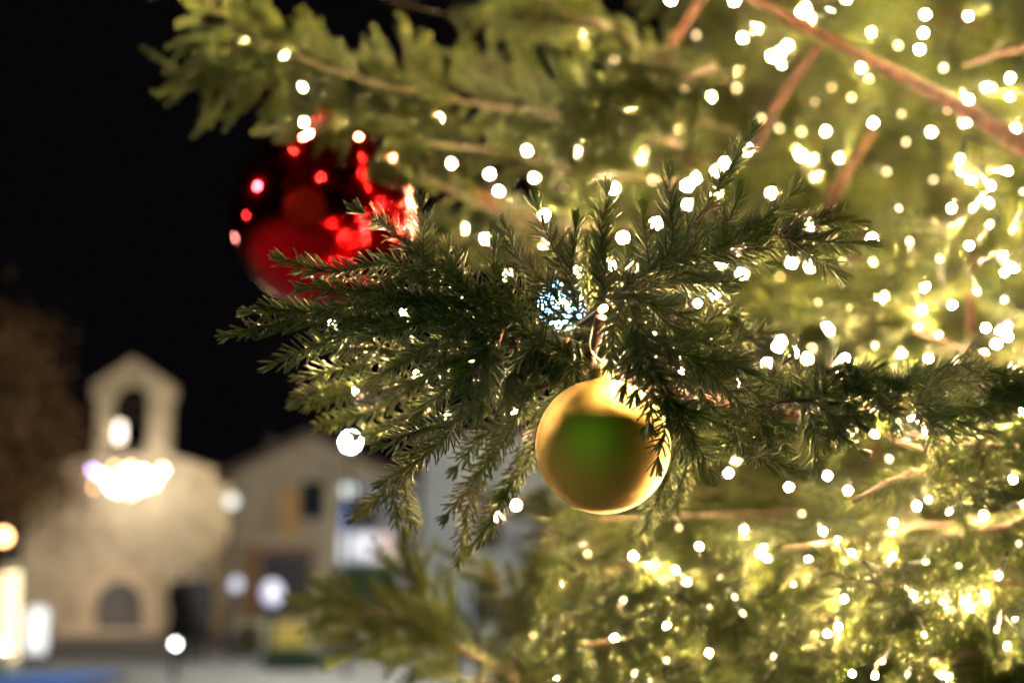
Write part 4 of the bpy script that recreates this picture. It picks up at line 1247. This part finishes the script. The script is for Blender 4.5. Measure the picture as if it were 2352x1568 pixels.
n_traced = len(LIGHTS)
LIGHTS += MORE
is_dim = set(i for i, p in enumerate(LIGHTS) if p in DIM or i >= n_traced)
bulbs = [at(x, y, bulb_depth(x, y)) for x, y in LIGHTS]
bulbs += [at(*p) for p in NEAR]
n_with_near = len(bulbs)
# unseen bulbs added to the strings deeper in the crown, to light it
rb = random.Random(21)
cand = [j for j in range(len(keep_pts)) if -150 < X[j] < PW + 60 and -250 < Y[j] < PH + 200 and Z[j] > 1.7]
cand_out = [j for j in range(len(keep_pts)) if (X[j] > PW + 60 or Z[j] < 0.6) and keep_pts[j][2] > 0.8]
rb.shuffle(cand); rb.shuffle(cand_out)
BP = np.array(bulbs)
extra = []
for j in cand:
    if len(extra) >= 130: break
    p = keep_pts[j] + keep_dir[j] * 0.06 + np.array([0, 0, -0.02])
    ex, ey, ez = project(p)
    front = int(((((SX - ex[0]) ** 2 + (SY - ey[0]) ** 2) ** 0.5 * SZ / FPX < 0.025) & (SZ < ez[0] - 0.05)).sum())
    if not (ey[0] < 650 and 950 < ex[0] < 1900) and len(extra) < 60: continue
    if ey[0] > 900 and sum(1 for e in extra if project(e)[1][0] > 900) >= 10: continue
    if front >= 3 and np.linalg.norm(BP - p, axis=1).min() > 0.16:
        extra.append(p)
        BP = np.vstack([BP, p])
extra += [at(x, y, d) for x, y, d in ((1000, -70, 2.4), (1130, -110, 2.5), (1250, -60, 2.3), (1380, -120, 2.5), (1500, -60, 2.4), (1640, -110, 2.4), (880, -90, 2.3), (700, -80, 2.1), (560, -120, 2.1), (1800, -80, 2.2), (900, 1640, 2.05), (1050, 1650, 2.0), (1180, 1640, 2.1), (1320, 1660, 1.9), (760, 1640, 2.1), (420, -90, 2.1))]  # unseen bulbs added above and below the view to light the boughs
n_in = len(bulbs) + len(extra)
for j in cand_out:
    if len(extra) >= 140 + 165: break
    p = keep_pts[j] + keep_dir[j] * 0.08
    if np.linalg.norm(p - CAMP) > 1.0 and np.linalg.norm(BP - p, axis=1).min() > 0.14:
        extra.append(p)
        BP = np.vstack([BP, p])
bulbs += extra
BP = np.array(bulbs)
print('bulbs', len(bulbs), 'before the outer ones', n_in)

bulb_bm = bmesh.new()
lathe(bulb_bm, [(0.0, -0.0004), (0.0027, 0.0), (0.0032, 0.0025), (0.0030, 0.006), (0.0018, 0.0085), (0.0, 0.0095)], seg=8)
bulb_me = bpy.data.meshes.new('bulb'); bulb_bm.to_mesh(bulb_me); bulb_bm.free(); bulb_me.materials.append(M['bulb'])
for p in bulb_me.polygons: p.use_smooth = True
dim_me = bulb_me.copy(); dim_me.materials.clear(); dim_me.materials.append(M['bulb_dim'])
sock_bm = bmesh.new()
lathe(sock_bm, [(0.0, -0.024), (0.0018, -0.0235), (0.0028, -0.018), (0.0032, -0.002), (0.0036, -0.001), (0.0036, 0.0012), (0.0, 0.0013)], seg=8)
sock_me = bpy.data.meshes.new('socket'); sock_bm.to_mesh(sock_me); sock_bm.free(); sock_me.materials.append(M['socket'])
for p in sock_me.polygons: p.use_smooth = True

bx, by, bz = project(BP)
region = []
for i in range(len(BP)):
    x, y = bx[i], by[i]
    if n_with_near - len(NEAR) <= i < n_with_near: region.append('near')
    elif i >= n_in: region.append('beyond')
    elif y < 860:
        if x < 1300: region.append('up_left')
        elif x < 1820: region.append('up_mid_high' if y < 420 else 'up_mid_low')
        elif x < 2110: region.append('up_right_high' if y < 420 else 'up_right_low')
        else: region.append('corner_high' if y < 420 else 'corner_low')
    else: region.append('low_left' if x < 1650 else ('low_mid' if x < 2090 else 'low_right'))
STRING_LABEL = {
    'near': 'sharp warm white light string wound through the bough that carries the gold bauble',
    'up_left': 'blurred warm white light string on the boughs beside and above the red bauble',
    'up_mid_high': 'blurred warm white light string above the upright sprig tips, under the top edge',
    'up_mid_low': 'warm white light string glowing right behind the upright sprigs of the sharp bough',
    'up_right_high': 'warm white light string around the long bare orange stem at the upper right',
    'up_right_low': 'warm white light string beyond the right-hand tip of the sharp bough',
    'corner_high': 'dense warm white light string in the upper right corner of the picture',
    'corner_low': 'warm white light string at the right edge, above the horizontal green bough',
    'low_left': 'warm white light string in the foliage below the gold bauble',
    'low_mid': 'warm white light string hanging low, right of and below the gold bauble',
    'beyond': 'warm white light string on the tree beyond the right edge of the picture',
    'low_right': 'warm white light string in the lower right corner of the tree',
}
rs = random.Random(4)
for key, label in STRING_LABEL.items():
    ids = [i for i in range(len(BP)) if region[i] == key]
    if not ids: continue
    left = set(ids[1:]); chain = [ids[0]]
    while left:
        c = BP[chain[-1]]
        nxt = min(left, key=lambda q: np.linalg.norm(BP[q] - c))
        chain.append(nxt); left.remove(nxt)
    st = empty('light_string', tuple(BP[chain[0]]))
    tag(st, label, 'string lights', 'strings of warm white lights on the Christmas tree')
    Vs, Fs, off = [], [], 0
    prev = None
    for i in chain:
        p = BP[i]
        aim = Vector((rs.gauss(0, 0.8), rs.gauss(-0.35 if by[i] < 900 else -0.9, 0.85), rs.gauss(-0.3, 0.8))).normalized()
        if by[i] > 1600 and abs(bx[i] - 1176) < 1400: aim = Vector((-0.2, rs.uniform(-0.5, 0.3), 1.0)).normalized()
        if by[i] < -40 and abs(bx[i] - 1176) < 1400: aim = Vector((rs.uniform(-0.4, 0.4), rs.uniform(-0.4, 0.4), -1.0)).normalized()
        if key == 'near' and NEAR[i - (n_with_near - len(NEAR))][:2] in AIMS: aim = Vector(AIMS[NEAR[i - (n_with_near - len(NEAR))][:2]]).normalized()
        if i == n_with_near - len(NEAR): aim = Vector((0.75, -0.45, 0.45)).normalized()
        if key == 'beyond' and -40 <= by[i] <= 1600:
            aim = Vector((-(TRUNK[0] - p[0]) + rs.gauss(0, 0.8), -(TRUNK[1] - p[1]) + 0.9 + rs.gauss(0, 0.8), rs.gauss(0, 0.6))).normalized()
        if i == n_with_near - len(NEAR) + 2: aim = Vector((0.8, -0.2, -0.55)).normalized()
        o = bpy.data.objects.new('bulb', dim_me if i in is_dim else bulb_me)
        o.location = p
        o.rotation_euler = aim.to_track_quat('Z', 'Y').to_euler()
        if by[i] > 900 and key != 'near': o.scale = (0.74, 0.74, 0.74)
        COL.objects.link(o); child(o, st)
        s = bpy.data.objects.new('socket', sock_me)
        COL.objects.link(s); s.parent = o
        end = np.array(p) - 0.023 * np.array(aim)
        if prev is not None:
            l = np.linalg.norm(end - prev)
            inward = np.array([TRUNK[0], TRUNK[1], end[2]]) - end
            inward = inward / np.linalg.norm(inward)
            mid = (prev + end) / 2 + inward * min(0.5, 0.45 * l) + np.array([0, 0, -0.12 * l])
            S = spline([prev, mid, end], 0.03)
            V, F = tube_np(S, 0.0010, 4)
            Vs.append(V); Fs.append(F + off); off += len(V)
        prev = end
    if Vs: obj('cable', mesh_np('cable', np.vstack(Vs), [np.vstack(Fs)], mats=[M['cable']]), st)

# ------------------------------------------------------------------ gold bauble
def bauble(name, centre, r, m_ball, m_cap, label, seg=96):
    root = empty(name, tuple(centre))
    tag(root, label, 'bauble')
    bm = bmesh.new()
    prof = [(r * math.sin(t), -r * math.cos(t)) for t in np.linspace(0, math.pi, 65)]
    prof[0] = (0, -r); prof[-1] = (0, r)
    lathe(bm, prof, centre, seg)
    from_bm('ball', bm, m_ball, root, True)
    cr = r * 0.175
    bm = bmesh.new()
    lathe(bm, [(cr * 1.04, r * 0.955), (cr * 1.04, r * 0.985), (cr, r * 0.99), (cr, r * 1.125), (cr * 0.93, r * 1.15), (cr * 0.3, r * 1.152), (0, r * 1.152)], centre, 40)
    from_bm('cap', bm, m_cap, root, True)
    return root

def gold_material():
    m = mat('satin gold', (0.72, 0.49, 0.15), 0.55, 0.82)
    nt = m.node_tree; b = nt.nodes['Principled BSDF']
    tc = nt.nodes.new('ShaderNodeTexCoord'); n = nt.nodes.new('ShaderNodeTexNoise')
    n.inputs['Scale'].default_value = 900; n.inputs['Detail'].default_value = 3
    nt.links.new(tc.outputs['Object'], n.inputs['Vector'])
    bp_ = nt.nodes.new('ShaderNodeBump'); bp_.inputs['Strength'].default_value = 0.06; bp_.inputs['Distance'].default_value = 0.0004
    nt.links.new(n.outputs['Fac'], bp_.inputs['Height']); nt.links.new(bp_.outputs['Normal'], b.inputs['Normal'])
    n2 = nt.nodes.new('ShaderNodeTexNoise'); n2.inputs['Scale'].default_value = 40; n2.inputs['Detail'].default_value = 8
    nt.links.new(tc.outputs['Object'], n2.inputs['Vector'])
    mr = nt.nodes.new('ShaderNodeMapRange'); mr.inputs['To Min'].default_value = 0.52; mr.inputs['To Max'].default_value = 0.60
    nt.links.new(n2.outputs['Fac'], mr.inputs['Value']); nt.links.new(mr.outputs['Result'], b.inputs['Roughness'])
    return m
M['gold'] = gold_material()
M['gold_cap'] = mat('gold cap', (0.66, 0.46, 0.15), 0.4, 0.6)
GD = 1.295
gc = at(1385, 1024, GD); gr = 155 / FPX * GD
gold = bauble('gold_bauble', gc, gr, M['gold'], M['gold_cap'], 'satin gold bauble hanging from the sharp spruce bough')
bm = bmesh.new()   # the pale lug on the cap, green reflected light put into its colour
lug = Vector(gc) + Vector((0, 0, gr * 1.152))
w = gr * 0.075
for s in (-1, 1):
    box(bm, lug.x + s * w * 0.55 - w * 0.42, lug.x + s * w * 0.55 + w * 0.42, lug.y - w * 0.7, lug.y + w * 0.7, lug.z, lug.z + w * 1.5)
box(bm, lug.x - w * 0.95, lug.x + w * 0.95, lug.y - w * 0.68, lug.y + w * 0.68, lug.z + w * 1.35, lug.z + w * 1.9)
from_bm('cap_loop', bm, mat('lug green reflection', (0.30, 0.36, 0.26), 0.4), gold, False, 0.0006)
lp = np.array(lug) + np.array([0, 0, w * 1.2])
top = at(1372, 742, DOF0 + 0.02)
tube_obj('hanger', [lp, at(1356, 802, GD - 0.02), at(1360, 760, GD - 0.005), at(1366, 735, GD + 0.01)], 0.0007, 0.0007, M['clear_tie'], gold, 6, 0.004)
tube_obj('hanger', [lp, at(1394, 798, GD - 0.02), at(1390, 755, GD - 0.005), at(1382, 732, GD + 0.01)], 0.0007, 0.0007, M['clear_tie'], gold, 6, 0.004)

# ------------------------------------------------------------------ red bauble
M['red'] = mat('mirror red', (0.72, 0.008, 0.016), 0.07, 1.0)
RD = 2.55
rc = at(742, 496, RD); r_red = 212 / FPX * RD
red = bauble('red_bauble', rc, r_red, M['red'], mat('red cap', (0.5, 0.02, 0.02), 0.25, 1.0), 'large mirror-red bauble hanging blurred at the left')
tube_obj('hanger', [rc + np.array([0, 0, r_red * 1.14]), rc + np.array([0.01, 0.01, r_red * 1.25]), at(760, 168, RD + 0.1)], 0.0018, 0.0018, M['clear_tie'], red, 6, 0.01)

# ------------------------------------------------------------------ cable coupling tied to the bough
cp = empty('cable_coupling', tuple(at(1215, 765, DOF0 + 0.075)))
tag(cp, 'ribbed dark green cable coupling with orange ties, left of the gold bauble cap', 'cable coupling')
a0, a1 = at(1140, 742, DOF0 + 0.07), at(1290, 795, DOF0 + 0.075)
ax = Vector(a1 - a0); la = ax.length
bm = bmesh.new()
lathe(bm, [(0.0, 0), (0.0055, 0), (0.0062, 0.002), (0.0062, la * 0.52), (0.0074, la * 0.53), (0.0074, la * 0.57), (0.006, la * 0.58)], a0, 24, ax)
from_bm('sleeve', bm, M['coupling'], cp, True)
bm = bmesh.new()
prof = [(0.0078, la * 0.56), (0.0092, la * 0.58), (0.0092, la * 0.93), (0.0075, la), (0.003, la), (0.0, la)]
lathe(bm, prof, a0, 36, ax)
q = Vector((0, 0, 1)).rotation_difference(ax.normalized())
for v in bm.verts:
    l = q.inverted() @ (v.co - Vector(a0))
    if l.z > la * 0.57 and l.z < la * 0.95 and math.hypot(l.x, l.y) > 0.006:
        k = round(math.atan2(l.y, l.x) / (2 * math.pi / 36))
        if k % 2: l.x *= 0.93; l.y *= 0.93
        v.co = Vector(a0) + q @ l
from_bm('coupling_nut', bm, M['coupling'], cp, False)
for u, tilt in ((0.10, 0.3), (0.42, -0.35), (0.98, -0.5)):
    c = Vector(a0) + ax * u
    e1 = (q @ Vector((1, 0, tilt))).normalized(); e2 = (q @ Vector((0, 1, tilt * 0.5))).normalized()
    ring = [c + e1 * 0.0105 * math.cos(t) + e2 * 0.0105 * math.sin(t) for t in np.linspace(0, 6.1, 14)]
    ring += [c - UPV.tolist()[2] * Vector((0.004, 0.002, 0.022))]
    tube_obj('tie', [np.array(p) for p in ring], 0.0012, 0.0009, M['tie'], cp, 6, 0.003)
tube_obj('lead', [a1, at(1330, 815, DOF0 + 0.08), at(1380, 860, DOF0 + 0.2)], 0.0025, 0.0025, M['cable'], cp, 6, 0.01)

# ------------------------------------------------------------------ cold white lamp behind the bough
lamp_c = at(1290, 702, 2.05)
cold = empty('spotlight', tuple(lamp_c))
tag(cold, 'cold blue-white LED spotlight shining through the needles left of the bauble cap', 'spotlight')
bm = bmesh.new()
look = Vector(CAMP - lamp_c).normalized()
lathe(bm, [(0.0, 0.0), (0.030, 0.001), (0.032, -0.002)], lamp_c, 24, look)
from_bm('lens', bm, mat('cold white LED', (0.9, 0.95, 1), 0.3, emit=(0.30, 0.66, 1.0), strength=40), cold, True)
bm = bmesh.new()
lathe(bm, [(0.0325, 0.003), (0.036, 0.003), (0.036, -0.03), (0.02, -0.06), (0.0, -0.062)], lamp_c, 24, look)
from_bm('housing', bm, M['socket'], cold, True)
